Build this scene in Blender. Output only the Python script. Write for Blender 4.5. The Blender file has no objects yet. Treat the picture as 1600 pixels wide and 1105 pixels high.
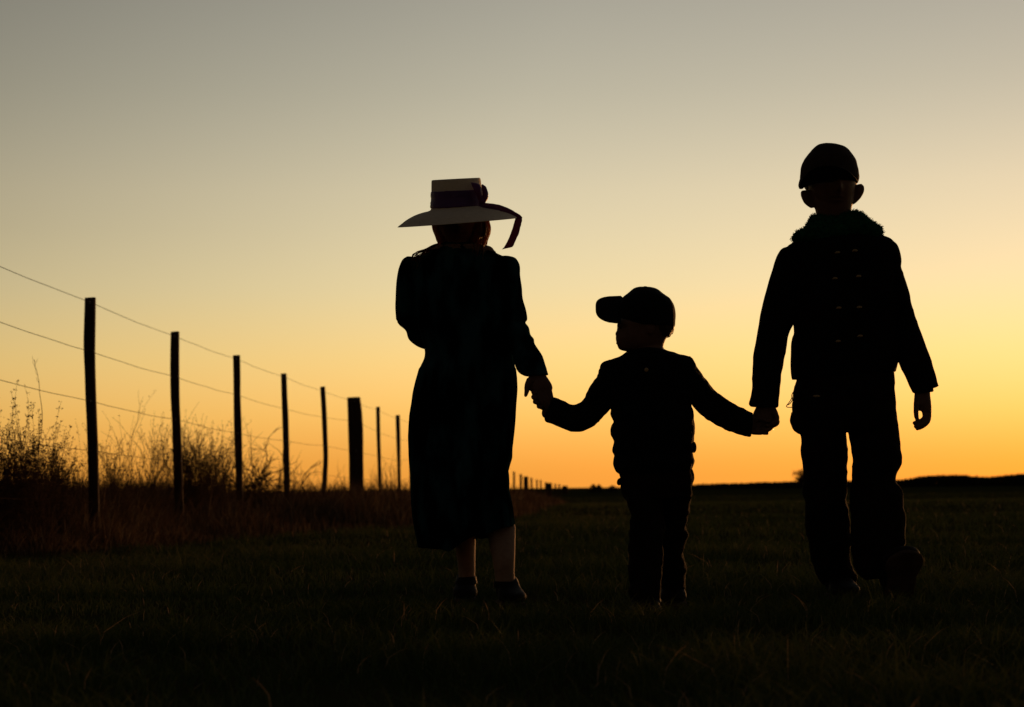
import bpy, math, random
import numpy as np
from mathutils import Vector, noise
random.seed(7)
rng = np.random.default_rng(11)
S = bpy.context.scene
COL = S.collection
F = 3111.0
EYE = 0.38
PITCH, ROLL = math.radians(3.87), math.radians(0.66)

# ------------------------------------------------------------------ camera
fwd = Vector((0, math.cos(PITCH), math.sin(PITCH)))
r0 = Vector((1, 0, 0))
u0 = r0.cross(fwd)
right = r0 * math.cos(ROLL) - u0 * math.sin(ROLL)
up = u0 * math.cos(ROLL) + r0 * math.sin(ROLL)
CAM = Vector((0, 0, EYE))
from mathutils import Matrix
cd = bpy.data.cameras.new('camera')
co = bpy.data.objects.new('camera', cd)
COL.objects.link(co)
M = Matrix((right, up, -fwd)).transposed().to_4x4()
M.translation = CAM
co.matrix_world = M
cd.sensor_width = 36
cd.lens = F * 36 / 1600
cd.clip_start = 0.05
cd.clip_end = 20000
cd.dof.use_dof = True
cd.dof.focus_distance = 6.5
cd.dof.aperture_fstop = 6.2
S.camera = co

def P(px, py, Y):
    """the point of the place seen at (px, py) of the photo, Y metres in front of the camera"""
    d = right * ((px - 800) / F) + up * ((552.5 - py) / F) + fwd
    return CAM + d * (Y / d.y)

# ------------------------------------------------------------------ materials
def mat(name, col, rough=0.8, var=None, scale=30, bump=0.0, bscale=80, stretch=(1, 1, 1), spec=0.3,
        trans=0.0, tcol=None, sss=0.0, sheen=0.0, rnd=None):
    m = bpy.data.materials.new(name)
    m.use_nodes = True
    nt = m.node_tree
    N, L = nt.nodes, nt.links
    b = N['Principled BSDF']
    out = N['Material Output']
    b.inputs['Roughness'].default_value = rough
    b.inputs['Specular IOR Level'].default_value = spec
    b.inputs['Base Color'].default_value = (*col, 1)
    if sheen:
        b.inputs['Sheen Weight'].default_value = sheen
    if sss:
        b.inputs['Subsurface Weight'].default_value = sss
        b.inputs['Subsurface Radius'].default_value = (0.012, 0.005, 0.003)
        b.inputs['Subsurface Scale'].default_value = 1.0
    tc = N.new('ShaderNodeTexCoord')
    mp = N.new('ShaderNodeMapping')
    mp.inputs['Scale'].default_value = stretch
    L.new(tc.outputs['Object'], mp.inputs[0])
    csock = None
    if var is not None:
        nz = N.new('ShaderNodeTexNoise')
        nz.inputs['Scale'].default_value = scale
        nz.inputs['Detail'].default_value = 6
        L.new(mp.outputs[0], nz.inputs['Vector'])
        mr = N.new('ShaderNodeMapRange')
        mr.inputs[1].default_value = 0.65 if sheen is None else 0.35
        mr.inputs[2].default_value = 0.42 if sheen is None else 0.65
        L.new(nz.outputs[0], mr.inputs[0])
        mx = N.new('ShaderNodeMix')
        mx.data_type = 'RGBA'
        L.new(mr.outputs[0], mx.inputs[0])
        mx.inputs[6].default_value = (*col, 1)
        mx.inputs[7].default_value = (*var, 1)
        csock = mx.outputs[2]
    if rnd is not None:
        at = N.new('ShaderNodeAttribute')
        at.attribute_name = 'rnd'
        cr = N.new('ShaderNodeValToRGB')
        el = cr.color_ramp.elements
        el[0].position, el[0].color = rnd[0][0], (*rnd[0][1], 1)
        el[1].position, el[1].color = rnd[-1][0], (*rnd[-1][1], 1)
        for p, c in rnd[1:-1]:
            e = el.new(p)
            e.color = (*c, 1)
        L.new(at.outputs['Fac'], cr.inputs[0])
        csock = cr.outputs[0]
    if csock is not None:
        L.new(csock, b.inputs['Base Color'])
    if bump:
        n2 = N.new('ShaderNodeTexNoise')
        n2.inputs['Scale'].default_value = bscale
        n2.inputs['Detail'].default_value = 5
        L.new(mp.outputs[0], n2.inputs['Vector'])
        bp = N.new('ShaderNodeBump')
        bp.inputs['Strength'].default_value = min(1, bump)
        bp.inputs['Distance'].default_value = 0.01
        L.new(n2.outputs[0], bp.inputs['Height'])
        L.new(bp.outputs[0], b.inputs['Normal'])
    if trans:
        tr = N.new('ShaderNodeBsdfTranslucent')
        tr.inputs[0].default_value = (*(tcol or col), 1)
        if tcol is None and csock is not None:
            L.new(csock, tr.inputs[0])
        ms = N.new('ShaderNodeMixShader')
        ms.inputs[0].default_value = trans
        L.new(b.outputs[0], ms.inputs[1])
        L.new(tr.outputs[0], ms.inputs[2])
        L.new(ms.outputs[0], out.inputs[0])
    return m

MAT = dict(
    ground=mat('field_soil', (0.026, 0.034, 0.010), 0.95, (0.034, 0.028, 0.012), 2.5, 1.0, 30, spec=0.0),
    grass=mat('grass_blades', (0.03, 0.05, 0.01), 0.8, trans=0.3, spec=0.04,
              rnd=[(0.0, (0.018, 0.036, 0.010)), (0.5, (0.052, 0.068, 0.022)), (0.93, (0.085, 0.080, 0.030)), (0.98, (0.24, 0.16, 0.09))]),
    dry=mat('dry_grass', (0.08, 0.04, 0.02), 0.8, trans=0.25, spec=0.05,
            rnd=[(0.0, (0.03, 0.018, 0.011)), (0.6, (0.07, 0.043, 0.025)), (0.9, (0.12, 0.075, 0.042)), (1.0, (0.22, 0.15, 0.085))]),
    twig=mat('dry_stems', (0.07, 0.036, 0.022), 0.9, (0.04, 0.02, 0.012), 12, spec=0.05, trans=0.15),
    hedge=mat('far_hedge', (0.03, 0.022, 0.012), 0.95, (0.02, 0.018, 0.01), 0.4),
    wood=mat('weathered_wood', (0.06, 0.035, 0.025), 0.9, (0.03, 0.018, 0.013), 25, 0.9, 60, (1, 1, 0.12), spec=0.03),
    wire=mat('rusty_wire', (0.035, 0.022, 0.016), 0.95, (0.025, 0.016, 0.011), 40, spec=0.0),
    steel=mat('galvanised_steel', (0.35, 0.33, 0.31), 0.4, spec=0.6),
    skin=mat('skin', (0.12, 0.055, 0.037), 0.6, (0.10, 0.046, 0.031), 20, 0.2, 300, sss=0.25),
    stocking=mat('tan_stocking', (0.28, 0.18, 0.13), 0.8, (0.24, 0.155, 0.11), 60, 0.3, 400, spec=0.1),
    straw=mat('straw_hat', (0.78, 0.66, 0.52), 0.85, (0.68, 0.57, 0.44), 60, 0.5, 400, (1, 1, 6)),
    ribbon=mat('purple_satin_ribbon', (0.085, 0.028, 0.16), 0.45, (0.065, 0.022, 0.13), 30, 0.3, 60, trans=0.22, tcol=(0.42, 0.10, 0.06), spec=0.35),
    hair=mat('auburn_hair', (0.06, 0.025, 0.014), 0.45, (0.035, 0.014, 0.008), 60, 0.6, 160, (1, 1, 0.1), trans=0.35, tcol=(0.8, 0.33, 0.13)),
    dark_hair=mat('brown_hair', (0.03, 0.016, 0.01), 0.5, (0.02, 0.01, 0.007), 60, 0.6, 160),
    dress=mat('teal_crushed_velvet', (0.013, 0.045, 0.058), 1.0, (0.001, 0.002, 0.003), 17, 0.7, 25, (1, 1, 0.4), spec=0.0, sheen=None),
    lace=mat('pale_collar', (0.12, 0.09, 0.07), 0.9, (0.08, 0.06, 0.05), 60, 0.6, 200),
    leather=mat('dark_leather', (0.016, 0.011, 0.009), 0.7, (0.010, 0.007, 0.006), 30, 0.4, 120, spec=0.06),
    sole=mat('rubber_sole', (0.075, 0.048, 0.037), 0.9, (0.05, 0.033, 0.026), 25, 0.5, 150, spec=0.03),
    coat=mat('charcoal_wool', (0.008, 0.006, 0.006), 0.95, (0.006, 0.005, 0.005), 60, 0.5, 300, spec=0.02),
    jacket=mat('black_jacket', (0.006, 0.006, 0.006), 0.85, (0.005, 0.005, 0.006), 40, 0.5, 200, spec=0.02),
    denim=mat('dark_trousers', (0.015, 0.009, 0.007), 0.95, (0.009, 0.006, 0.005), 25, 0.6, 200, spec=0.02),
    cap=mat('dark_cap_cloth', (0.04, 0.027, 0.023), 0.9, (0.03, 0.02, 0.017), 60, 0.5, 300, spec=0.1),
    blackcap=mat('black_cap_cloth', (0.008, 0.007, 0.007), 0.9, (0.006, 0.005, 0.005), 60, 0.5, 300, spec=0.1),
    fleece=mat('green_fleece', (0.02, 0.15, 0.065), 0.95, (0.012, 0.09, 0.04), 60, 0.5, 200, trans=0.4, spec=0.05),
    brass=mat('brass_button', (0.30, 0.20, 0.09), 0.5, spec=0.6),
)

# ------------------------------------------------------------------ mesh helpers
def props(o, label=None, cat=None, group=None, kind=None):
    if label: o['label'] = label
    if cat: o['category'] = cat
    if group: o['group'] = group
    if kind: o['kind'] = kind
    return o

def empty(name, loc, **k):
    o = bpy.data.objects.new(name, None)
    o.empty_display_size = 0.2
    COL.objects.link(o)
    o.location = loc
    return props(o, **k)

def catmull(A, sub):
    A = np.asarray(A, float)
    n = len(A)
    if n < 3 or sub <= 1:
        if n == 2 and sub > 1:
            return np.array([A[0] + (A[1] - A[0]) * t / sub for t in range(sub + 1)])
        return A
    E = np.vstack([2 * A[0] - A[1], A, 2 * A[-1] - A[-2]])
    out = []
    for i in range(1, n):
        p0, p1, p2, p3 = E[i - 1], E[i], E[i + 1], E[i + 2]
        for k in range(sub):
            t = k / sub
            out.append(0.5 * (2 * p1 + (p2 - p0) * t + (2 * p0 - 5 * p1 + 4 * p2 - p3) * t * t + (3 * p1 - p0 - 3 * p2 + p3) * t ** 3))
    out.append(A[-1])
    return np.array(out)

class MB:
    def __init__(s):
        s.v, s.f, s.n = [], [], 0

    def add(s, V, Fc):
        V = np.asarray(V, float).reshape(-1, 3)
        s.v.append(V)
        s.f += [tuple(i + s.n for i in f) for f in Fc]
        s.n += len(V)

    def rings(s, C, A, B, n=28, e=1.0, cap=True, fold=None):
        th = np.linspace(0, 2 * math.pi, n, endpoint=False)
        cs, sn = np.cos(th), np.sin(th)
        cs = np.sign(cs) * np.abs(cs) ** e
        sn = np.sign(sn) * np.abs(sn) ** e
        m = len(C)
        V = C[:, None, :] + A[:, None, :] * cs[None, :, None] + B[:, None, :] * sn[None, :, None]
        if fold is not None:
            V = fold(V, th)
        Fc = [(i * n + j, i * n + (j + 1) % n, (i + 1) * n + (j + 1) % n, (i + 1) * n + j) for i in range(m - 1) for j in range(n)]
        V = V.reshape(-1, 3)
        if cap:
            V = np.vstack([V, C[0], C[-1]])
            a, b = m * n, m * n + 1
            Fc += [(a, (j + 1) % n, j) for j in range(n)]
            Fc += [(b, (m - 1) * n + j, (m - 1) * n + (j + 1) % n) for j in range(n)]
        s.add(V, Fc)
        return s

    def loft(s, R, n=28, sub=4, e=1.0, tz=0.0, cap=True, grow=0.0, fold=None):
        """R: (Lx, Ly, Rx, Ry, Y, b) left and right edge in photo pixels, distance, half depth"""
        C, A, B = [], [], []
        for (lx, ly, rx, ry, Y, b) in R:
            l, r = P(lx, ly, Y), P(rx, ry, Y)
            a = (r - l) / 2
            C.append((l + r) / 2)
            if grow:
                a = a * max(0.2, (a.length + grow) / max(a.length, 1e-6))
                b = max(0.004, b + grow)
            A.append(a)
            B.append((0, b, b * tz))
        return s.rings(catmull(C, sub), catmull(A, sub), catmull(B, sub), n, e, cap, fold)

    def tube(s, pts, rad, n=8, sub=3, world=False, flat=1.0):
        """pts: (px, py, Y) or world points, round tube with rounded tip"""
        W = [Vector(p) if world else P(*p) for p in pts]
        if not hasattr(rad, '__len__'):
            rad = [rad] * len(W)
        C = catmull([list(w) for w in W], sub)
        rr = catmull([[r] for r in rad], sub)[:, 0]
        T = np.gradient(C, axis=0)
        T /= np.linalg.norm(T, axis=1)[:, None] + 1e-9
        C = np.vstack([C[0] - T[0] * rr[0] * .5, C, C[-1] + T[-1] * rr[-1] * .7])
        T = np.vstack([T[0], T, T[-1]])
        rr = np.concatenate([[rr[0] * .6], rr, [rr[-1] * .6]])
        ref = np.array([0, 1.0, 0]) if abs(T[len(T) // 2][1]) < 0.9 else np.array([1.0, 0, 0])
        A = np.cross(T, ref)
        A /= np.linalg.norm(A, axis=1)[:, None] + 1e-9
        B = np.cross(T, A)
        return s.rings(C, A * rr[:, None], B * rr[:, None] * flat, n)

    def ball(s, c, rx, ry, rz, nu=20, nv=12, rot=None):
        c = Vector(c)
        V, Fc = [], []
        for i in range(nv + 1):
            ph = math.pi * i / nv
            for j in range(nu):
                t = 2 * math.pi * j / nu
                p = Vector((rx * math.sin(ph) * math.cos(t), ry * math.sin(ph) * math.sin(t), rz * math.cos(ph)))
                if rot: p = rot @ p
                V.append(c + p)
        for i in range(nv):
            for j in range(nu):
                Fc.append((i * nu + j, (i + 1) * nu + j, (i + 1) * nu + (j + 1) % nu, i * nu + (j + 1) % nu))
        s.add([list(v) for v in V], Fc)
        return s

    def mesh(s, name):
        me = bpy.data.meshes.new(name)
        me.from_pydata(np.vstack(s.v).tolist(), [], s.f)
        me.validate()
        return me

    def build(s, name, m, parent=None, voxel=None, smooth=4, wr=None, flat=False):
        me = s.mesh(name)
        if voxel:
            t = bpy.data.objects.new('tmp', me)
            COL.objects.link(t)
            md = t.modifiers.new('r', 'REMESH')
            md.mode = 'VOXEL'
            md.voxel_size = voxel
            if smooth:
                sm = t.modifiers.new('s', 'SMOOTH')
                sm.factor = 0.5
                sm.iterations = smooth
            dg = bpy.context.evaluated_depsgraph_get()
            dg.update()
            m2 = bpy.data.meshes.new_from_object(t.evaluated_get(dg))
            bpy.data.objects.remove(t)
            bpy.data.meshes.remove(me)
            me = m2
            me.name = name
        if wr:
            amp, sc, st = wr
            n = len(me.vertices)
            co_ = np.empty(n * 3, np.float32)
            me.vertices.foreach_get('co', co_)
            no = np.empty(n * 3, np.float32)
            me.vertices.foreach_get('normal', no)
            co_ = co_.reshape(-1, 3)
            no = no.reshape(-1, 3)
            q = co_ * np.array(st) * sc
            d = np.array([noise.noise(Vector(v)) + 0.45 * noise.noise(Vector(v * 2.3 + 7)) for v in q])
            d = 1 - np.abs(d) * 2.2
            co_ += no * (d * amp)[:, None]
            me.vertices.foreach_set('co', co_.ravel())
        me.polygons.foreach_set('use_smooth', [not flat] * len(me.polygons))
        me.update()
        o = bpy.data.objects.new(name, me)
        me.materials.clear()
        me.materials.append(MAT[m])
        COL.objects.link(o)
        if parent is not None:
            adopt(o, parent)
        return o

def adopt(o, parent):
    o.parent = parent
    o.matrix_parent_inverse = Matrix.Translation(-parent.location)

def head(mb, C, W, H, D, yaw=0.0, pitch=0.0, roll=0.0):
    """a head with jaw, brow, eye sockets and eyeballs, nose, lips and chin; yaw 0 faces the camera"""
    from mathutils import Euler
    R = Euler((pitch, roll, yaw)).to_matrix()
    C = Vector(C)
    nu, nv = 72, 48
    V, Fc = [], []
    for i in range(nv + 1):
        ph = math.pi * i / nv
        for j in range(nu):
            t = 2 * math.pi * j / nu
            sx, sy, sz = math.sin(ph) * math.cos(t), math.sin(ph) * math.sin(t), math.cos(ph)
            jaw = max(0, -sz) ** 1.4
            x = sx * W / 2 * (1 - 0.30 * jaw)
            y = sy * D / 2 * (1 - (0.42 * jaw if sy > 0 else 0.12 * jaw))
            z = sz * H / 2
            if sy < 0:
                fx, fz = x / W, z / H
                g = lambda a, cx, cz, wx, wz: a * math.exp(-((fx - cx) / wx) ** 2 - ((fz - cz) / wz) ** 2)
                dy = g(.016, 0, -.13, .07, .075) + g(.007, 0, -.03, .045, .1)
                dy += g(-.007, -.2, .01, .09, .05) + g(-.007, .2, .01, .09, .05)
                dy += g(.005, -.2, .005, .05, .025) + g(.005, .2, .005, .05, .025)
                dy += g(.004, 0, -.255, .12, .02) + g(.0045, 0, -.30, .1, .02) + g(-.003, 0, -.277, .12, .008)
                dy += g(.007, 0, -.43, .13, .06) + g(.004, 0, .09, .3, .04)
                y -= dy * H / .2
            V.append(C + R @ Vector((x, y, z)))
    for i in range(nv):
        for j in range(nu):
            Fc.append((i * nu + j, (i + 1) * nu + j, (i + 1) * nu + (j + 1) % nu, i * nu + (j + 1) % nu))
    mb.add([list(v) for v in V], Fc)
    return R

def shoe(mb, heel, toe, upv, hw, ankle_h):
    heel, toe, upv = Vector(heel), Vector(toe), Vector(upv).normalized()
    a = toe - heel
    L = a.length
    ax = a.normalized()
    upv = (upv - ax * upv.dot(ax)).normalized()
    sd = ax.cross(upv)
    C, A, B = [], [], []
    prof = [(0.0, .45, .55), (.06, .75, .9), (.2, .84, 1.0), (.36, .78, .95), (.5, .84, .72), (.65, .97, .55), (.8, 1.0, .46), (.92, .8, .38), (.985, .45, .28), (1.0, .15, .12)]
    for t, w, h in prof:
        hh = h * ankle_h / 2
        C.append(heel + a * t + upv * hh)
        A.append(sd * hw * w)
        B.append(upv * hh)
    mb.rings(catmull(C, 3), catmull(A, 3), catmull(B, 3), 24, 0.75)

# ------------------------------------------------------------------ terrain
def ss(a, b, x):
    t = min(1, max(0, (x - a) / (b - a)))
    return t * t * (3 - 2 * t)

def gz(x, y):
    z = -0.36 * ss(35, 95, y)
    if abs(x) < 60 and -20 < y < 120:
        z += 0.010 * noise.noise(Vector((x * .9, y * .9, 3))) + 0.012 * noise.noise(Vector((x * .25, y * .25, 9)))
        z -= 0.02 * math.exp(-((x - .45) / .5) ** 2 - ((y - 6.0) / .5) ** 2)
    return z

edge_px = [(0, 878), (120, 872), (200, 866), (350, 846), (500, 836), (640, 826), (800, 815), (860, 795), (895, 777)]
ey, ex = [], []
for px, py in edge_px:
    d = right * ((px - 800) / F) + up * ((552.5 - py) / F) + fwd
    k = -EYE / d.z
    ey.append(d.y * k)
    ex.append(d.x * k)
def edge_x(y):
    return float(np.interp(y, ey, ex, left=ex[0] - 0.1, right=ex[-1]))
D1 = 13.6
def fence_x(y):
    return 0.0408 * y - 3.436

n = 260
g = np.sinh(np.linspace(-7.2, 7.2, n)) / math.sinh(7.2) * 4500
V = [(x, y + 8, gz(x, y + 8)) for y in g for x in g]
Fc = [(i * n + j, i * n + j + 1, (i + 1) * n + j + 1, (i + 1) * n + j) for i in range(n - 1) for j in range(n - 1)]
mb = MB(); mb.add(V, Fc)
props(mb.build('ground', 'ground'), kind='structure')

# ------------------------------------------------------------------ grass
def blades(name, m, X, Y, Z, Hh, Wd, lean, label, cat, curve=1.0, tone=None):
    N = len(X)
    az = rng.uniform(0, 2 * math.pi, N)
    ld = rng.uniform(0, 2 * math.pi, N)
    ln = lean * rng.uniform(0.2, 1.3, N) * Hh
    t = np.array([0, .4, .75, 1.0])
    w = np.array([1, .85, .5, 0])
    side = np.stack([np.cos(az), np.sin(az)], 1)
    lv = np.stack([np.cos(ld), np.sin(ld)], 1)
    V = np.zeros((N, 7, 3), np.float32)
    k = 0
    for q in range(4):
        cx = X + lv[:, 0] * ln * t[q] ** 2 * curve
        cy = Y + lv[:, 1] * ln * t[q] ** 2 * curve
        cz = Z + Hh * t[q] * (1 - 0.18 * lean * t[q]) - 0.01 * (q == 0)
        for sg in ((-1, 1) if q < 3 else (0,)):
            V[:, k, 0] = cx + side[:, 0] * Wd * w[q] * sg / 2
            V[:, k, 1] = cy + side[:, 1] * Wd * w[q] * sg / 2
            V[:, k, 2] = cz
            k += 1
    T = np.array([(0, 1, 3), (0, 3, 2), (2, 3, 5), (2, 5, 4), (4, 5, 6)], np.int32)
    idx = (np.arange(N, dtype=np.int32)[:, None, None] * 7 + T[None]).reshape(-1)
    me = bpy.data.meshes.new(name)
    me.vertices.add(N * 7)
    me.vertices.foreach_set('co', V.ravel())
    me.loops.add(len(idx))
    me.loops.foreach_set('vertex_index', idx)
    me.polygons.add(len(idx) // 3)
    me.polygons.foreach_set('loop_start', np.arange(0, len(idx), 3, dtype=np.int32))
    a = me.attributes.new('rnd', 'FLOAT', 'POINT')
    a.data.foreach_set('value', np.repeat(rng.uniform(0, 1, N) if tone is None else tone, 7).astype(np.float32))
    me.update(calc_edges=True)
    me.materials.append(MAT[m])
    o = bpy.data.objects.new(name, me)
    COL.objects.link(o)
    return props(o, label, cat, kind='stuff')

def nz2(x, y, s, o=0):
    return np.array([noise.noise(Vector((a * s, b * s, o))) for a, b in zip(x, y)])

xs, ys, hs = [], [], []
for y0, y1, dens, wide in ((2.4, 5.2, 2600, .50), (5.2, 8, 2100, .50), (8, 13, 900, .48), (13, 25, 260, .46), (25, 60, 45, .44), (60, 150, 5, .42)):
    ar = (y1 ** 2 - y0 ** 2) * wide
    N = int(ar * dens)
    y = np.sqrt(rng.uniform(y0 ** 2, y1 ** 2, N))
    x = rng.uniform(-wide, wide, N) * y
    xs.append(x); ys.append(y)
x = np.concatenate(xs); y = np.concatenate(ys)
ed = np.interp(y, ey, ex)
keep = (x > ed - 0.25)
x, y = x[keep], y[keep]
cl = nz2(x, y, 1.3) + 0.6 * nz2(x, y, 5.0, 4)
keep = rng.uniform(-.95, .35, len(x)) < cl
x, y, cl = x[keep], y[keep], cl[keep]
patch = nz2(x, y, .55, 12)
h = np.clip((0.042 + 0.045 * cl + 0.04 * rng.uniform(0, 1, len(x)) ** 4) * (1 + .7 * patch), 0.012, .14) * (1 + 0.1 * (y < 5))
tall = rng.uniform(0, 1, len(x)) < 0.006
h[tall] *= 1.8
z = np.array([gz(a, b) for a, b in zip(x, y)])
wd = 0.0028 + 0.00022 * y
edge_strip = np.clip(1 - np.abs(x - np.interp(y, ey, ex) - .9) / 1.1, 0, 1) * (y > 8)  # strip beside the dry grass edge where blade tone shifts towards lighter olive
tn = rng.uniform(0, 1, len(x))
worn = np.clip(nz2(x, y, .9, 20) * 2 + .2, 0, 1)
tone = np.where(tn > .985, .99, np.clip(tn * .55 + .38 * edge_strip + .25 * worn * (1 - edge_strip), 0, .93))
blades('short_grass', 'grass', x, y, z, h, wd, 1.1, 'short green grass of the field with a few dry blades, under the walkers', 'grass', tone=tone)

# tall dry grass of the fence row
xs, ys = [], []
for y0, y1, N in ((9, 16, 26000), (16, 30, 22000), (30, 60, 14000), (60, 240, 9000)):
    y = rng.uniform(y0, y1, N)
    e = np.interp(y, ey, ex)
    e = np.where(y > ey[-1], e, e)
    fx = 0.0408 * y - 3.436
    lo = fx - 2.5 - 0.02 * y
    hi = np.minimum(e, fx + 3.0)
    xs.append(lo + (hi - lo) * rng.uniform(0, 1, N)); ys.append(y)
x = np.concatenate(xs); y = np.concatenate(ys)
e = np.minimum(np.interp(y, ey, ex), 0.0408 * y - .436)
e = e + 0.35 * nz2(x, y, .8, 8)
cl = nz2(x, y, .9, 2) + 0.5 * nz2(x, y, 3.5, 5)
depth_in = np.clip((e - x) / 0.9, 0, 1)
h = (0.06 + 0.19 * depth_in) * (1 + .6 * cl) + 0.26 * depth_in * rng.uniform(0, 1, len(x)) ** 4
keep = rng.uniform(-1.0, .5, len(x)) < cl + depth_in * .4
x, y, h = x[keep], y[keep], np.clip(h[keep] * (1 + .25 * (y[keep] > 20)), .04, .58)
# the taller thicket just behind the wires
N = 30000
y2 = 10 + 14 * rng.uniform(0, 1, N) ** 1.2
x2 = 0.0408 * y2 - 3.436 - rng.uniform(.25, 1.5, N) - .25 * np.abs(nz2(y2, y2, 1.5, 3))
q = nz2(x2, y2, 1.6, 6) + .5 * nz2(x2, y2, 5, 7)
h2 = (.45 + .17 * q + .14 * rng.uniform(0, 1, N) ** 3) * np.clip((25 - y2) / 4, .6, 1)
k2 = rng.uniform(-.9, .6, N) < q
x, y, h = np.concatenate([x, x2[k2]]), np.concatenate([y, y2[k2]]), np.concatenate([h, h2[k2]])
z = np.array([gz(a, b) for a, b in zip(x, y)])
blades('dry_grass', 'dry', x, y, z, h, 0.003 + 0.00025 * y, .55, 'tall reddish dry grass tangled along the foot of the wire fence', 'grass')

# ------------------------------------------------------------------ weeds and shrubs
class Twigs:
    def __init__(s): s.v, s.f, s.n = [], [], 0
    def seg(s, pts, r0, r1, k=3):
        m = len(pts)
        for i, p in enumerate(pts):
            r = r0 + (r1 - r0) * i / (m - 1)
            d = (pts[min(i + 1, m - 1)] - pts[max(i - 1, 0)]).normalized()
            a = d.cross(Vector((0.3, 1, 0.1))).normalized()
            b = d.cross(a)
            for j in range(k):
                t = 2 * math.pi * j / k
                s.v.append(tuple(p + a * (r * math.cos(t)) + b * (r * math.sin(t))))
        for i in range(m - 1):
            for j in range(k):
                q = s.n + i * k
                s.f.append((q + j, q + (j + 1) % k, q + k + (j + 1) % k, q + k + j))
        s.n += m * k
    def leaf(s, p, l, w):
        d = Vector((random.gauss(0, 1), random.gauss(0, 1), random.gauss(.5, .8))).normalized()
        a = d.orthogonal().normalized() * w
        s.v += [tuple(p), tuple(p + d * l * .5 + a), tuple(p + d * l), tuple(p + d * l * .5 - a)]
        s.f.append((s.n, s.n + 1, s.n + 2, s.n + 3))
        s.n += 4
    def grow(s, p, d, L, r, lvl, curl=.12, droop=0.0, leafy=0.0, kids=(4, 7), ang=.6):
        m = max(4, int(6 + L * 6))
        pts = [p.copy()]
        for i in range(m):
            d = (d + Vector((random.gauss(0, curl), random.gauss(0, curl), random.gauss(0, curl) - droop * i / m))).normalized()
            p = p + d * (L / m)
            pts.append(p.copy())
        s.seg(pts, r, max(r * .35, .0009))
        if leafy:
            for i in range(int(L * leafy)):
                q = pts[random.randint(int(m * .35), m)]
                s.leaf(q + Vector((random.gauss(0, .006), random.gauss(0, .006), random.gauss(0, .006))), random.uniform(.008, .022), random.uniform(.0018, .0045))
        if lvl > 0:
            for _ in range(random.randint(*kids)):
                i = random.randint(int(m * .25), m - 1)
                dd = (pts[min(i + 1, m)] - pts[i - 1]).normalized()
                dd = (dd + Vector((random.gauss(0, ang), random.gauss(0, ang), random.gauss(.15, ang * .5)))).normalized()
                s.grow(pts[i], dd, L * random.uniform(.25, .55), r * .6, lvl - 1, curl, droop, leafy, kids, ang)
    def build(s, name, m='twig'):
        me = bpy.data.meshes.new(name)
        me.from_pydata(s.v, [], s.f)
        me.materials.append(MAT[m])
        o = bpy.data.objects.new(name, me)
        COL.objects.link(o)
        return o

def fy(px):          # distance of the fence line at a photo column
    return D1 * 786 / (927 - px)

def top_h(px, py, Y):
    p = P(px, py, Y)
    return p.x, p.z - gz(p.x, Y)

def plant_at(o, base):
    o.data.transform(Matrix.Translation(-Vector(base)))
    o.location = base
    return o

def clump(name, cx, spread, tops, nst, off, label, cat, leafy=20, curl=.10, lvl=1, r=.0022, kids=(3, 6), group=None, ang=.25, lean=.065):
    nst = int(nst * 1.5); curl *= .75
    T = Twigs()
    Yb = fy(cx) + off
    bx = P(cx, 700, Yb).x
    for i in range(nst):
        px = cx + random.uniform(-1, 1) * spread
        Y = Yb + random.uniform(-.35, .35)
        py = random.choice(tops) + random.uniform(-8, 14)
        x_, hh = top_h(px, py, Y)
        base = Vector((x_ + random.gauss(0, .03), Y, gz(x_, Y) - .02))
        T.grow(base, Vector((random.gauss(0, lean), random.gauss(0, lean), 1)).normalized(), hh * random.uniform(.9, 1.08), r * random.uniform(.7, 1.3), lvl, curl, 0.0, leafy, kids, ang)
    o = T.build(name)
    plant_at(o, (bx, Yb, gz(bx, Yb)))
    return props(o, label, cat, group)

G = 'weed clumps along the fence'
clump('weed_clump', 30, 42, [694, 706, 718, 730, 740, 684], 54, .6, 'dense dark leafy weed clump at the left edge before the first fence post', 'weeds', leafy=95, group=G, kids=(4, 8), lean=.05)
clump('weed_clump', 70, 26, [705, 715, 728, 735], 34, .9, 'lower leafy weed clump just left of the first post, under the lone tall stalk', 'weeds', leafy=85, group=G)
clump('weed_clump', 12, 14, [638, 650, 662, 672], 7, .9, 'thin bare stems rising above the weeds at the far left edge', 'weeds', leafy=4, group=G, lean=.025, lvl=1, kids=(1, 3))
clump('weed_clump', 112, 22, [700, 715, 735], 7, .8, 'sparse bare branching weed just left of the first fence post', 'weeds', leafy=5, curl=.16, group=G)
clump('weed_clump', 178, 26, [698, 712, 730, 738], 38, 1.0, 'twiggy weed clump just right of the first fence post', 'weeds', leafy=30, curl=.14, group=G)
clump('weed_clump', 235, 24, [668, 690, 705, 725, 732], 26, 1.0, 'tall thin-stemmed weed clump just left of the second fence post', 'weeds', leafy=16, curl=.13, group=G)
clump('weed_clump', 303, 26, [686, 696, 706, 716], 66, 1.1, 'broad dense feathery weed clump just right of the second post', 'weeds', leafy=50, curl=.12, group=G, kids=(4, 8))
clump('weed_clump', 340, 20, [702, 716, 730], 36, 1.2, 'lower feathery weed clump left of the third post', 'weeds', leafy=34, group=G)
clump('weed_clump', 478, 30, [728, 740, 748], 16, 2.0, 'low sparse weed clump between the fourth and fifth posts', 'weeds', leafy=10, curl=.15, group=G, r=.003)
clump('weed_clump', 530, 16, [742, 750, 755], 10, 3.0, 'small low weed just left of the thick corner post', 'weeds', leafy=10, curl=.15, group=G, r=.003)
clump('weed_clump', 602, 20, [728, 738, 746], 30, 3.0, 'rounded low bush between the two thin posts right of the thick post', 'weeds', leafy=30, curl=.16, group=G, r=.004)

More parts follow.
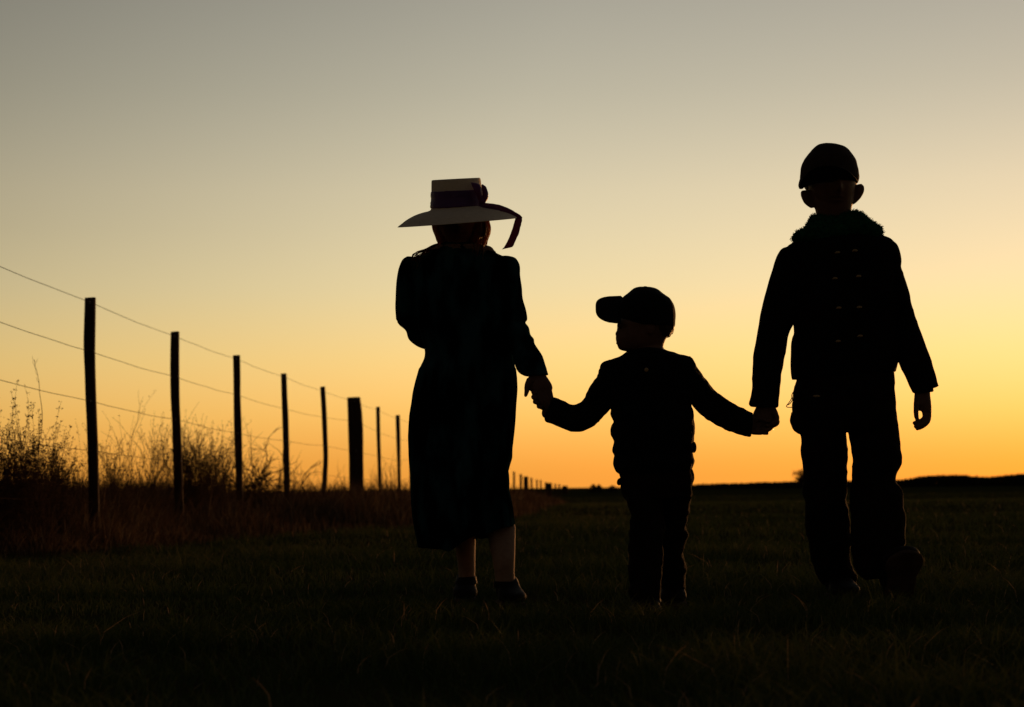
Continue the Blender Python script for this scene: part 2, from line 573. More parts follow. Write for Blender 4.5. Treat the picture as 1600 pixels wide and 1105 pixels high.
# the lone tall stalk
T = Twigs()
Y = fy(65) - .2
pts = [P(a, b, Y) for a, b in [(60, 705), (64, 680), (66, 655), (65, 635), (62, 615), (61, 598), (58, 582), (55, 572), (54, 562)]]
b0 = Vector((pts[0].x - .02, Y, gz(pts[0].x, Y) - .02))
C = catmull([list(b0)] + [list(p) for p in pts], 3)
T.seg([Vector(c) for c in C], .0032, .0011)
for i in (18, 20, 22, 24, 25, 26):
    p = Vector(C[i]); sgn = 1 if i % 2 else -1
    T.seg([p, p + Vector((sgn * .012, 0, .016)), p + Vector((sgn * .016, 0, .035))], .0013, .0007)
o = T.build('dry_stalk')
plant_at(o, tuple(b0))
props(o, 'single tall wavy dry stalk standing above the weeds left of the first post', 'weed')

# bare shrub behind the third and fourth posts, with arching branches
def shrub(name, cx, cy_top, half, Y, seed, label, nmain=16, group=None, lvl=2, r=.008):
    random.seed(seed)
    T = Twigs()
    x_, hh = top_h(cx, cy_top, Y)
    w = half / F * Y
    base = Vector((x_, Y, gz(x_, Y) - .03))
    for i in range(nmain):
        a = random.uniform(-1, 1)
        d = Vector((a * w / hh * 1.2, random.gauss(0, .25), 1)).normalized()
        T.grow(base + Vector((a * w * .45, random.gauss(0, .12), 0)), d, hh * random.uniform(.75, 1.0) * (1 - .25 * abs(a)), r * random.uniform(.5, 1), lvl, .17, .10, 0, (4, 6), .55)
    o = T.build(name)
    plant_at(o, tuple(base))
    return props(o, label, 'shrub', group)

shrub('bare_shrub', 402, 676, 44, fy(400) + .9, 5, 'large bare shrub with arching twigs behind the third and fourth posts', 34, None, 2, .011)
T = Twigs()
Y = fy(430) + .3
T.seg([P(388, 770, Y), P(400, 752, Y), P(418, 742, Y), P(432, 737, Y), P(447, 730, Y)], .008, .004)
T.seg([P(432, 737, Y), P(442, 745, Y), P(452, 748, Y)], .004, .002)
T.seg([P(447, 730, Y), P(462, 722, Y), P(468, 712, Y)], .004, .0015)
T.seg([P(447, 730, Y), P(456, 731, Y), P(464, 741, Y)], .003, .0015)
q = P(388, 770, Y)
T.seg([Vector((q.x - .04, Y, gz(q.x, Y) - .03)), q], .010, .008)
o = T.build('fallen_branch')
plant_at(o, (q.x - .04, Y, gz(q.x, Y)))
props(o, 'bare crooked branch leaning out of the shrub past the fourth post', 'branch')
random.seed(99)

# ------------------------------------------------------------------ fence
fence = empty('wire_fence', (fence_x(D1), D1, gz(fence_x(D1), D1)), label='long wire fence on rough wooden posts running away to the horizon on the left', cat='fence')
near = {
    0: [(133, 466, 149, 465), (132, 500, 149, 500), (131, 540, 148.5, 548), (132.5, 580, 149, 585), (134, 620, 150, 625), (136, 660, 151.5, 665), (137, 700, 153, 700), (138, 745, 154, 750), (139, 790, 155, 795)],
    1: [(267, 519, 280, 518), (266.5, 560, 280, 560), (266, 590, 280, 590), (267, 625, 280.5, 630), (269, 660, 282, 665), (270, 700, 284, 705), (273, 790, 287, 795)],
    2: [(364, 555.5, 375, 555), (364.5, 590, 375.5, 590), (365, 620, 376, 620), (366, 680, 378, 680), (368, 740, 379, 740), (370, 790, 380, 790)],
    3: [(439, 584, 448, 583.5), (440, 620, 449, 620), (441, 650, 450.5, 650), (442.5, 700, 452, 700), (443.5, 770, 453.5, 770)],
    4: [(500, 604.5, 508, 604), (502, 640, 510, 640), (504, 680, 511.5, 680), (505, 715, 512.5, 715), (503.5, 745, 511.5, 745), (502, 775, 510, 775)],
    5: [(587.5, 636, 593.5, 635.5), (588.5, 680, 594.5, 680), (590, 730, 595.5, 730), (591, 770, 596, 770)],
    6: [(618, 649, 625, 648.5), (619, 690, 625.5, 690), (620.5, 730, 626, 730), (621, 770, 627, 770)],
    'thick': [(542.5, 621.5, 563, 620.5), (543.5, 650, 566, 645), (544, 680, 567.5, 680), (545, 715, 567.5, 715), (545.5, 740, 568, 740), (547, 790, 569, 790)],
}
def post_obj(rows, Y, name='post', e=.55):
    L, R = rows[-1][0], rows[-1][2]
    b = P(L, rows[-1][1], Y)
    yb = rows[-1][1] + (b.z - gz(b.x, Y) + .1) / Y * F
    rows = [(r[0] + random.uniform(-.25, .25), r[1], r[2] + random.uniform(-.25, .25), r[3]) for r in rows]
    rows.append((L + 1, yb, R + 1, yb))
    mb = MB()
    w = (rows[0][2] - rows[0][0]) / F * Y / 2
    mb.loft([(*r, Y, w * 0.95) for r in rows], 16, 4, e)
    o = mb.build(name, 'wood', fence)
    return o
post_line = []   # (top point, distance) used by the wires
wires_px = {0: [472.5, 549, 627, 704.5, 785], 1: [525.5, 588.5, 655.5, 720, 787], 2: [561, 617, 677, 731, 787], 3: [589, 639, 689, 738.5, 787], 4: [611, 652, 696.5, 741.5, 785], 5: [641, 675, 713, 750, 783], 6: [654, 686, 720, 752.5, 783], 'thick': [627, 657, 704.5, 747.5, 785]}
order = [0, 1, 2, 3, 4, 'thick', 5, 6]
wire_pts = [[] for _ in range(5)]
# one post just outside the left of the frame, on the same line
Ys = {0: 0, 1: 1, 2: 2, 3: 3, 4: 4, 'thick': 4.95, 5: 6, 6: 7}
pY = D1 * (1 - .221)
rows = [(-90, 396, -70, 395), (-90, 520, -71, 520), (-88, 700, -69, 700), (-86, 790, -66, 790)]
post_obj(rows, pY)
for w, py in enumerate([368 + 12, 474, 572, 670, 770]):
    q = P(-80, py, pY); wire_pts[w].append(Vector((q.x, q.y - .042, q.z)))
for k in order:
    Y = D1 * (1 + .221 * Ys[k])
    o = post_obj(near[k], Y, 'post')
    if k == 'thick':
        o['label'] = 'thick round brace post, twice as wide as the others'
    rr = near[k]
    for w, py in enumerate(wires_px[k]):
        cx = np.interp(py, [r[1] for r in rr], [(r[0] + r[2]) / 2 for r in rr])
        hw = (rr[0][2] - rr[0][0]) / 2 / F * Y
        q = P(cx, py, Y)
        q = Vector((q.x, q.y - hw * .98, q.z))
        q = P(cx, py, q.y)
        wire_pts[w].append(q)
        if w < 4 and Ys[k] < 5:
            sb = MB()
            ex_ = hw * (1.0 if w in (1, 3) else .1)
            sb.tube([(q.x + ex_ - .009, q.y - .001, q.z + .008), (q.x + ex_, q.y - .006, q.z), (q.x + ex_ - .009, q.y - .001, q.z - .008)], .0028, 6, 2, True)
            st = sb.build('staple', 'steel')
            adopt(st, fence); st.parent = o; st.matrix_parent_inverse = Matrix.Identity(4) if o.location.length < 1e-6 else st.matrix_parent_inverse
            st.matrix_parent_inverse = o.matrix_world.inverted() if False else Matrix.Identity(4)
# farther posts of the same line
k = 8.0
while k < 21:
    Y = D1 * (1 + .221 * k)
    px = 927 - 786 / (1 + .221 * k)
    x_ = P(px, 700, Y).x
    ztop = 1.66 + gz(x_, Y) * .8 + random.uniform(-.03, .03)
    ptop = 763 + (800 - px) * .0115 - (ztop - EYE) / Y * F
    w = (.036 if k != 14 else .1) * random.uniform(.9, 1.15) / Y * F
    ln = random.uniform(-1.2, .3)
    post_obj([(px - w + ln, ptop, px + w + ln, ptop), (px - w + ln * .5, ptop + 30, px + w + ln * .5, ptop + 30), (px - w, 765, px + w, 765)], Y)
    for q in range(5):
        wire_pts[q].append(Vector((x_, Y - .04, ztop - .03 - .335 * q)))
    k += 1
far = [(803.3, 737, 1.8), (814, 741, 1.9), (822, 744.5, 3.9), (830.5, 746.5, 1.5), (839, 749.5, 1.5), (845, 750, 1.4), (853, 753.5, 1.6), (858.5, 754.5, 4.2), (868, 756, 1.4), (874, 756.5, 1.4), (883, 759, 4.6)]
for i, (px, py, hw) in enumerate(far):
    Y = 786 / (927 - px) * D1
    post_obj([(px - hw - .3, py, px + hw - .3, py), (px - hw, py + 12, px + hw, py + 12), (px - hw, 772, px + hw, 772)], Y, e=.6)
    x_ = P(px, py, Y).x
    zt = P(px, py, Y).z
    for q in range(5):
        wire_pts[q].append(Vector((x_, Y - .04, zt - .05 - .3 * q)))
for w in range(5):
    T = Twigs()
    pts = []
    W = wire_pts[w]
    for i in range(len(W) - 1):
        a, b = W[i], W[i + 1]
        m = 6
        for j in range(m):
            t = j / m
            p = a.lerp(b, t)
            p.z -= .012 * 4 * t * (1 - t) * random.uniform(.6, 1.2)
            pts.append(p)
    pts.append(W[-1])
    T.seg(pts, .0021, .0021, 5)
    o = T.build('wire', 'wire')
    adopt(o, fence)

# ------------------------------------------------------------------ horizon growth
def hedge_mass(name, rows, Y, label, cat, kind='stuff', seed=3, leaf=.35, dens=1.0, half=3.0, m='hedge'):
    """a far hedge row: leaf-size faces spread through a real volume"""
    r = np.random.default_rng(seed)
    T = Twigs()
    pxs = [a for a, _ in rows]; pys = [b for _, b in rows]
    px = pxs[0]
    while px < pxs[-1]:
        py = np.interp(px, pxs, pys)
        p = P(px, py, Y)
        zt = p.z + .12 * noise.noise(Vector((px * .08, 1, seed))) + .12 * noise.noise(Vector((px * .4, 2, seed)))
        zb = -.8
        nn = max(8, int(dens * (zt - zb) * 34))
        for _ in range(nn):
            z = zb + (zt - zb) * r.uniform(0, 1) ** .8
            c = Vector((p.x + r.normal(0, .3), Y + r.uniform(-half, half), z))
            T.leaf(c, leaf * r.uniform(.5, 1.4), leaf * r.uniform(.3, .7))
        px += .9
    o = T.build(name, m)
    return props(o, label, cat, kind=kind)

hedge_mass('distant_hedge', [(1040, 760), (1080, 758.5), (1140, 757), (1180, 755.5), (1230, 754), (1320, 753), (1395, 752), (1425, 749), (1445, 745), (1480, 743.5), (1500, 743.5), (1522, 746), (1540, 747), (1565, 744.5), (1580, 743), (1600, 741.5), (1660, 743), (1750, 741), (1900, 742)], 420, 'low dark hedge line along the right horizon behind the field', 'hedge')
def distant_bush(px, py, half, Y, label, name='distant_bush', seed=1):
    r = np.random.default_rng(seed)
    T = Twigs()
    p = P(px, py, Y)
    g0 = gz(p.x, Y)
    Hh = p.z - g0
    w = half / F * Y
    for _ in range(300):
        a = r.uniform(0, 2 * math.pi); q = r.uniform(0, 1) ** .5; zz = r.uniform(0.0, 1)
        c = Vector((p.x + math.cos(a) * q * w * (1 - .5 * zz * zz), Y + math.sin(a) * q * w, g0 + Hh * zz * (1 - .35 * q * q)))
        T.leaf(c, .22, .1)
    T.seg([Vector((p.x, Y, g0 - .1)), Vector((p.x, Y, g0 + Hh * .7))], .06, .02)
    o = T.build(name, 'hedge')
    plant_at(o, (p.x, Y, g0))
    return props(o, label, 'bush', 'bushes on the middle horizon')
distant_bush(927, 757, 7, 260, 'leftmost small dark bush on the horizon between the girl and the small boy', seed=1)
distant_bush(936, 757.5, 6, 262, 'small dark bush on the horizon just right of the leftmost one', seed=2)
distant_bush(957, 759.5, 12, 264, 'wide low bush on the horizon right beside the small boy', seed=3)
distant_bush(1526, 742.5, 2.5, 400, 'narrow upright bush poking out of the distant hedge at right', seed=4)

# small bare tree on the horizon
random.seed(21)
T = Twigs()
Yt = 180
b = P(1257, 757, Yt)
base = Vector((b.x, Yt, gz(b.x, Yt)))
tree = empty('bare_tree', base, label='small bare round-crowned tree on the horizon beside the tall boy\'s leg', cat='tree')
T.seg([base, base + Vector((0, 0, .8)), base + Vector((-.05, 0, 1.3))], .10, .06, 6)
o = T.build('trunk'); adopt(o, tree)
T = Twigs()
for i in range(44):
    a = random.uniform(0, 6.283)
    T.grow(base + Vector((0, 0, random.uniform(.8, 1.3))), Vector((math.cos(a) * random.uniform(.3, 1.3), math.sin(a), random.uniform(.1, 1.0))).normalized(), random.uniform(.8, 1.3), .055, 2, .16, .05, 0, (5, 8), .6)
o = T.build('crown'); adopt(o, tree)

# ================================================================== PEOPLE
VX = .0028
def person(name, mb, loc, label):
    o = mb.build(name, 'skin', voxel=.0026, smooth=3)
    o.data.transform(Matrix.Translation(-Vector(loc)))
    o.location = loc
    return props(o, label, 'person')

# ------------------------------------------------------------ girl
YG = 6.7
gbase = Vector((P(755, 900, YG).x, YG, 0))
mb = MB()
hc = P(716, 344, YG)
head(mb, hc, .150, .205, .175)
mb.loft([(694, 372, 742, 372, YG + .02, .045), (694, 392, 742, 392, YG + .02, .045), (680, 412, 755, 412, YG, .05)])
# trunk under the dress
mb.loft([(680, 405, 758, 405, YG, .04), (650, 420, 785, 420, YG, .055), (655, 470, 780, 470, YG, .075), (672, 540, 785, 540, YG, .07), (665, 600, 790, 600, YG, .085), (660, 650, 790, 650, YG, .085)])
# legs
mb.loft([(672, 640, 722, 640, YG + .02, .05), (690, 720, 735, 720, YG + .03, .045), (703, 780, 742, 780, YG + .06, .04), (709, 815, 742.5, 815, YG + .09, .038), (711, 835, 742.3, 835, YG + .115, .040), (713, 858, 742, 858, YG + .13, .042), (716, 880, 741.5, 880, YG + .13, .036), (717.5, 896, 741.5, 896, YG + .13, .03), (717, 912, 742, 912, YG + .13, .03)])
mb.loft([(728, 640, 775, 640, YG - .01, .05), (742, 720, 776, 720, YG - .02, .04), (754, 780, 784, 778, YG - .01, .03), (759, 800, 793, 798, YG - .012, .030), (761, 822, 803.5, 820, YG - .02, .034), (763, 836, 804.5, 832, YG - .04, .038), (766, 852, 804.3, 848, YG - .065, .040), (771, 878, 803.5, 874, YG - .1, .038), (774, 898, 802.5, 896, YG - .1, .032), (775, 914, 803, 914, YG - .1, .03)])
# right arm bent, hand behind the back
mb.loft([(634, 415, 655, 415, YG, .03), (629, 450, 652, 450, YG, .03), (628, 492, 654, 492, YG + .01, .03)])
mb.loft([(634, 502, 648, 482, YG + .03, .025), (672, 528, 680, 506, YG + .10, .022), (700, 542, 706, 522, YG + .15, .018), (712, 548, 718, 528, YG + .17, .014), (728, 552, 731, 532, YG + .175, .014)])
for i, (a, b) in enumerate([(534, 9), (539, 12), (544.5, 11), (550, 8)]):
    mb.tube([(726, a, YG + .175), (735, a + 2, YG + .182), (735 + b * .6, a + 5, YG + .178), (732 + b * .5, a + 8, YG + .168)], [.0068, .0065, .006, .0052])
mb.tube([(716, 530, YG + .175), (724, 524, YG + .19), (733, 523, YG + .192)], [.009, .008, .006])
# left arm and hand
mb.loft([(782, 412, 806, 412, YG, .03), (785, 460, 808, 460, YG, .03), (791, 495, 814, 495, YG, .03), (803, 530, 826, 530, YG - .03, .028), (818, 560, 841, 558, YG - .08, .024), (826, 580, 850, 578, YG - .12, .019), (826, 588, 853, 586, YG - .14, .016), (822, 596, 859, 595, YG - .15, .0155), (823, 605, 863.5, 604, YG - .155, .015), (829, 612, 863, 613, YG - .155, .014)])
YH = YG - .16
mb.tube([(834, 602, YH), (842, 622, YH - .012), (848.5, 634, YH - .010), (852, 641, YH)], [.0078, .0072, .0066, .0056])
mb.tube([(842, 609, YH), (850, 624, YH - .014), (854.5, 637, YH - .012), (857, 646, YH)], [.0078, .0072, .0066, .0056])
mb.tube([(851, 610, YH), (857.5, 625, YH - .012), (860.5, 637, YH - .009), (861.5, 644, YH + .002)], [.0076, .007, .0064, .0054])
mb.tube([(859, 608, YH), (862, 620, YH - .006), (863.5, 630, YH - .003), (863.5, 637, YH + .004)], [.007, .0064, .0058, .0048])
mb.tube([(829, 594, YH), (824.5, 602, YH - .006), (823.2, 611, YH - .010), (821.2, 618.5, YH - .012)], [.014, .0112, .0088, .0060])
girl = person('person', mb, gbase, 'girl in a wide straw hat and long dark dress holding the small child\'s hand')

# dress
dr = MB()
dr.loft([(690, 380, 748, 382, YG, .05), (684, 386, 757, 387, YG, .055), (664, 396, 772, 394, YG, .065), (648, 403, 788, 401, YG, .075), (640, 410, 798, 409, YG, .085), (641, 430, 797, 430, YG, .095), (645, 470, 793, 470, YG, .10), (655, 515, 795, 515, YG, .10), (663, 545, 800, 545, YG, .10), (663, 560, 803, 562, YG, .10), (656, 576, 806, 580, YG, .105), (650, 592, 807.5, 596, YG, .11)], 40)
skL = [(656, 573.6), (649, 594.6), (644, 615.7), (641, 638), (638, 669), (637.4, 680), (639, 710), (640, 735.6), (641.7, 770), (644.6, 805), (649, 831), (653, 854)]
skR = [(806, 570), (808.5, 590), (808.8, 607), (806.5, 632), (805, 655), (802.5, 680), (800, 708), (796, 722), (794, 729), (795.5, 742), (796, 756), (793.5, 760.5), (797, 772), (802, 796), (805, 819.6), (805, 821)]
hem_x = [653, 692, 703, 712, 722, 740, 762, 782, 805]
hem_y = [855, 857, 860, 854, 846, 836, 832.6, 825, 821]
def skirt(mb):
    n, m = 96, 60
    lay = []
    for side in (0, 1):
        rng_i = range(m + 1) if side == 0 else range(m, m - 14, -1)
        for i in rng_i:
            t = i / m
            row = []
            for j in range(n):
                th = 2 * math.pi * j / n
                cs, sn = math.cos(th), math.sin(th)
                yl = 576 + t * (854 - 576)
                yr = 576 + t * (821 - 576)
                xl = np.interp(yl, [b for a, b in skL], [a for a, b in skL])
                xr = np.interp(yr, [b for a, b in skR], [a for a, b in skR])
                cx, hw = (xl + xr) / 2, (xr - xl) / 2
                px = cx + hw * cs
                hy = np.interp(px, hem_x, hem_y)
                if sn > 0: hy = 856 - 20 * (px - 653) / 152     # back of the hem
                py = 576 + t * (hy - 576)
                b = .105 + .045 * t
                fold = 1 + t * (.10 * math.sin(th * 9 + 1.3) + .06 * math.sin(th * 17 + t * 2)) * abs(sn)
                Yv = YG + b * sn * fold
                if side:
                    px = cx + hw * cs * .955
                    Yv = YG + b * sn * fold * .93
                row.append(list(P(px, py, Yv) if sn == 0 else (lambda q: (q.x, Yv, q.z))(P(px, py, YG))))
            lay.append(row)
    k = len(lay)
    V = [p for r in lay for p in r]
    Fc = [(i * n + j, i * n + (j + 1) % n, (i + 1) * n + (j + 1) % n, (i + 1) * n + j) for i in range(k - 1) for j in range(n)]
    c0 = np.mean(lay[0], 0).tolist(); c1 = np.mean(lay[-1], 0).tolist()
    V += [c0, c1]
    Fc += [(k * n, (j + 1) % n, j) for j in range(n)] + [(k * n + 1, (k - 1) * n + j, (k - 1) * n + (j + 1) % n) for j in range(n)]
    mb.add(V, Fc)
skirt(dr)
# sleeves
dr.loft([(636, 401.5, 664, 404, YG, .03), (629, 407, 668, 412, YG, .05), (623.5, 420, 668, 425, YG, .055), (620, 437, 667, 440, YG, .055), (618.3, 460, 666, 462, YG, .053), (617.4, 480, 668, 482, YG + .01, .052), (618.8, 500, 668, 496, YG + .02, .05)], 28)
dr.loft([(620.5, 503, 645, 462, YG + .02, .045), (625, 508.5, 660, 474, YG + .03, .045), (634, 517, 672, 482, YG + .05, .045), (639, 530, 684, 490, YG + .08, .043), (650.5, 540, 694, 496, YG + .10, .04), (664, 546, 702, 502, YG + .12, .035), (690, 552, 712, 512, YG + .15, .028), (704, 552, 718, 518, YG + .16, .022)], 28)
dr.loft([(774, 402, 799, 401, YG, .03), (768, 409, 806.5, 404, YG, .05), (766, 418, 812, 416.5, YG, .055), (767, 430, 812.6, 430.5, YG, .055), (770, 452, 815.8, 450, YG, .052), (773, 468, 817, 467, YG, .05), (777, 486, 821.7, 484, YG, .05), (780, 500, 823.6, 499, YG, .048), (782, 506, 820.5, 504, YG, .046), (786, 514, 826, 512, YG - .01, .046), (789, 526, 828.5, 523, YG - .02, .046), (793, 533, 834, 530, YG - .03, .045), (796, 541, 835.5, 538, YG - .04, .044), (802, 560, 847.5, 557, YG - .08, .042), (806, 574, 852, 571, YG - .11, .038), (812, 583, 855, 581, YG - .13, .034), (820, 588, 856.5, 586, YG - .14, .03)], 28)
dress = dr.build('dress', 'dress', girl, voxel=VX, smooth=3, wr=(.0016, 14, (1, 1, .45)))
dress['label'] = 'long dark teal crushed-velvet dress with full sleeves'

# collar and hair
cb = MB()
cb.loft([(684, 384, 756, 384, YG + .01, .06), (676, 388, 766, 386, YG + .01, .066), (669, 394, 772, 391, YG + .01, .07), (664, 399, 776, 396, YG + .01, .075)], 32)
cb.build('collar', 'lace', girl, voxel=.004, smooth=2, wr=(.002, 40, (1, 1, 1)))
hb = MB()
hb.loft([(680, 306, 750, 303, YG + .02, .085), (674.5, 330, 757, 330, YG + .02, .092), (674.5, 348, 764, 346, YG + .022, .09), (675.5, 357, 767, 357, YG + .024, .085), (679, 368, 765, 367, YG + .026, .078), (683, 378, 759, 377, YG + .03, .068), (688, 388, 755, 386, YG + .04, .055), (694, 400, 750, 398, YG + .05, .04)], 40)
hair = hb.build('hair', 'hair', girl, voxel=.003, smooth=3, wr=(.0012, 60, (1, 1, .1)))
sb = MB()
random.seed(5)
for i in range(70):        # loose strands at the right cheek and over the shoulders
    x0 = random.uniform(748, 765); yy = YG + random.uniform(-.06, .06)
    x1 = x0 + random.uniform(-9, 3)
    sb.tube([(x0 - 1, 345, yy), (x0 + 1.5, 357, yy), (x0 - 1, 370, yy), (x1 - 4, 383, yy - .01), (x1 - random.uniform(2, 14), random.uniform(394, 412), yy - .02)], [.0016, .0018, .0016, .0012, .0006], 5, 3)
for i in range(40):
    y0 = random.uniform(380, 388); e_ = random.uniform(644, 672)
    sb.tube([(686, y0, YG + .05), (674, y0 + 4, YG + .0), (e_ + 8, 394 + random.uniform(-2, 3), YG - .03), (e_, 400 + random.uniform(-3, 4), YG - .04), (e_ - 2, 404 + random.uniform(0, 18), YG - .06)], [.0014, .0014, .0012, .001, .0005], 5, 3)
st = sb.build('strand', 'hair', hair)
st.name = 'hair_strands'; st['kind'] = 'stuff'

# hat
TZ = .15
hm = MB()
hm.loft([(676, 281.6, 749, 277.8, YG, .080), (674.3, 283, 750.7, 279.5, YG, .083), (674, 290, 751.8, 286, YG, .084), (674, 301, 753, 297, YG, .085), (674, 315, 755, 309, YG, .086), (673.8, 325, 757, 319.5, YG, .088), (671, 329.5, 763, 321.5, YG, .097), (660, 332.5, 771, 323, YG, .115), (647.5, 337, 781, 325.8, YG, .138), (635, 344, 794, 331.5, YG, .168), (628, 349.5, 801, 335.5, YG, .182), (621.8, 354.3, 807.5, 339.7, YG, .196),
         (622.5, 355.2, 807, 341, YG, .194), (632, 351.5, 797, 338.5, YG, .170), (655, 343, 775, 333.5, YG, .12), (676, 336, 756, 330.5, YG, .088), (677, 305, 752, 301, YG, .082), (679, 288, 748, 284.5, YG, .078)], 64, 4, tz=TZ)
hat = hm.build('sun_hat', 'straw', girl)
hat['label'] = 'pale straw hat with flat-topped crown and wide drooping brim'
bb = MB()
bb.loft([(675, 299.5, 752.5, 296, YG, .084), (673, 300.5, 754, 297, YG, .0895), (672.8, 307, 755.5, 304, YG, .090), (673.2, 312, 756.5, 308, YG, .0900), (672.3, 318, 757.7, 313, YG, .0915), (672.2, 325, 758.8, 320, YG, .094), (676, 326.8, 756, 321.6, YG, .088)], 64, 4, tz=TZ)
bb.build('hat_band', 'ribbon', hat, wr=(.0008, 40, (1, 1, 3)))
YB = YG - .075
bw = MB()
bw.loft([(736, 286, 737.5, 285.6, YB, .006), (738, 292, 748, 287.5, YB - .012, .010), (741.5, 300, 752, 294, YB - .02, .013), (745, 308, 753, 303, YB - .018, .011), (749, 316, 755, 313, YB - .008, .008)], 20, 4)
bw.loft([(752.6, 289, 754.2, 288.4, YB + .02, .006), (752.6, 296, 759.5, 292.5, YB + .01, .010), (753.8, 304, 763, 303, YB, .013), (753, 311, 762, 311, YB - .004, .011), (750, 317, 757.5, 317.5, YB - .006, .008)], 20, 4)
bw.ball(P(752.5, 315, YB - .01), .009, .01, .009)
bw.build('bow', 'ribbon', hat, voxel=.0016, smooth=2, wr=(.0008, 60, (1, 1, 1)))
rt = MB()
rt.loft([(748, 315, 747, 322, YB - .005, .002), (758, 317.5, 757, 324.5, YB - .012, .002), (770, 318.5, 770, 326.5, YB - .012, .002), (783, 321.2, 781, 329.5, YB + .005, .002), (795, 326, 791, 333.5, YB + .03, .002), (805, 331.8, 799, 338.5, YB + .055, .002), (812, 336, 805, 341.5, YB + .07, .002), (816, 340, 805.5, 342.3, YB + .075, .002)], 12, 4)
rt.loft([(805, 341, 816.3, 339.8, YB + .075, .0025), (803.8, 344.5, 816, 345, YB + .072, .0015), (801.5, 353, 814, 353.5, YB + .07, .0015), (798.5, 362, 811.5, 362.5, YB + .072, .0015), (794.5, 372.5, 808, 372, YB + .07, .0015), (789, 383, 803.5, 382, YB + .068, .0015), (784.2, 390, 800.5, 386.2, YB + .066, .0015)], 12, 4)
rt.build('ribbon_tail', 'ribbon', hat, wr=(.0012, 30, (1, 1, 1)))

def mkshoe(parent, spec, extra=None, m='leather', label=None):
    s_ = MB()
    shoe(s_, *spec)
    if extra: s_.loft(extra)
    o = s_.build('shoe', m, parent, voxel=.0026, smooth=3)
    so = MB()
    heel, toe, upv, hw, ah = spec
    heel, toe, upv = Vector(heel), Vector(toe), Vector(upv).normalized()
    a = toe - heel; ax = a.normalized(); upv = (upv - ax * upv.dot(ax)).normalized(); sd = ax.cross(upv)
    C, A, B = [], [], []
    for t, w in [(-.02, .4), (0.01, .72), (.1, .88), (.3, .82), (.45, .82), (.65, 1.0), (.8, 1.04), (.92, .85), (.99, .5), (1.02, .2)]:
        C.append(heel + a * t - upv * (.004 if .3 < t < .5 else .006)); A.append(sd * hw * w); B.append(upv * (.006 if .3 < t < .5 else .008))
    so.rings(catmull(C, 3), catmull(A, 3), catmull(B, 3), 24, .6)
    s2 = so.build('sole', 'sole')
    s2.parent = o
    s2.matrix_parent_inverse = (Matrix.Translation(o.location))
    if label: o['label'] = label
    # both meshes carry world coordinates; undo the parent offset
    s2.matrix_parent_inverse = o.matrix_parent_inverse.inverted() @ Matrix.Identity(4) if False else Matrix.Identity(4)
    return o
UP = (0, 0, 1)
p = P(725, 925, YG + .13)
mkshoe(girl, ((p.x + .005, YG + .20, .012), (p.x + .005, YG + .02, .010), UP, .042, .085), [(715, 902, 744, 900, YG + .13, .034), (709, 912, 746.5, 912, YG + .12, .042)])
mkshoe(girl, ((P(790, 900, YG).x, YG - .02, .01), (P(803, 900, YG - .2).x, YG - .235, .008), UP, .046, .085), [(771, 908, 806, 908, YG - .1, .036), (771, 918, 808, 918, YG - .1, .042)])
# stockings over the lower legs
LEG1 = [(703, 780, 742, 780, YG + .06, .04), (709, 815, 742.5, 815, YG + .09, .038), (711, 835, 742.3, 835, YG + .115, .040), (713, 858, 742, 858, YG + .13, .042), (716, 880, 741.5, 880, YG + .13, .036), (717.5, 896, 741.5, 896, YG + .13, .03), (717, 908, 742, 908, YG + .13, .03)]
LEG2 = [(754, 780, 784, 778, YG - .01, .03), (759, 800, 793, 798, YG - .012, .030), (761, 822, 803.5, 820, YG - .02, .034), (763, 836, 804.5, 832, YG - .04, .038), (766, 852, 804.3, 848, YG - .065, .040), (771, 878, 803.5, 874, YG - .1, .038), (774, 898, 802.5, 896, YG - .1, .032), (775, 910, 803, 910, YG - .1, .03)]
for lg in (LEG1, LEG2):
    q_ = MB()
    q_.loft(lg, 32, 4, grow=.0022)
    q_.build('stocking', 'stocking', girl, voxel=.0026, smooth=2, wr=(.0005, 50, (.4, .4, 1)))
# sock tops at the ankle
sk = MB()
sk.loft([(773.5, 884, 804, 883, YG - .1, .0365), (774.3, 886, 803.8, 885.5, YG - .1, .035), (775, 896, 803.6, 895, YG - .1, .033), (775, 908, 804.5, 908, YG - .1, .033)], 28, 3)
sk.build('sock', 'stocking', girl, voxel=.0026, smooth=1, wr=(.0012, 60, (.3, .3, 1.5)))

# ------------------------------------------------------------ small boy
YS = 6.3
sbase = Vector((P(1022, 900, YS).x, YS, 0))
mb = MB()
hc = P(1010, 500, YS)
head(mb, hc, .150, .185, .165, yaw=math.radians(-108), pitch=0)
mb.loft([(985, 470, 1048, 470, YS, .06), (975, 490, 1051, 490, YS, .07), (965, 505, 1050, 505, YS, .07), (964.3, 512, 1049, 512, YS, .068), (963, 521, 1047, 521, YS, .066), (962, 529.5, 1041, 529, YS, .062), (964.7, 540.5, 1037.4, 538, YS, .054), (968.5, 546.5, 1036.4, 544, YS, .045), (980, 549.5, 1037, 547, YS, .035)])
mb.loft([(983, 530, 1036.8, 530, YS, .048), (984, 545, 1036.5, 543, YS, .048), (976, 560, 1045, 556, YS, .05)])
mb.ball(P(1016, 511, YS - .068), .014, .008, .024)
mb.ball(P(966.6, 522, YS - .012), .0105, .012, .012)
mb.ball(P(967, 532, YS - .012), .008, .014, .005)
mb.ball(P(965.8, 536.5, YS - .012), .007, .013, .004)
mb.ball(P(968, 509, YS - .035), .008, .012, .007)
mb.loft([(985, 565, 1040, 560, YS, .04), (958, 580, 1070, 576, YS, .05), (965, 640, 1070, 636, YS, .07), (972, 700, 1070, 700, YS, .07), (984, 752, 1064, 748, YS, .055)])
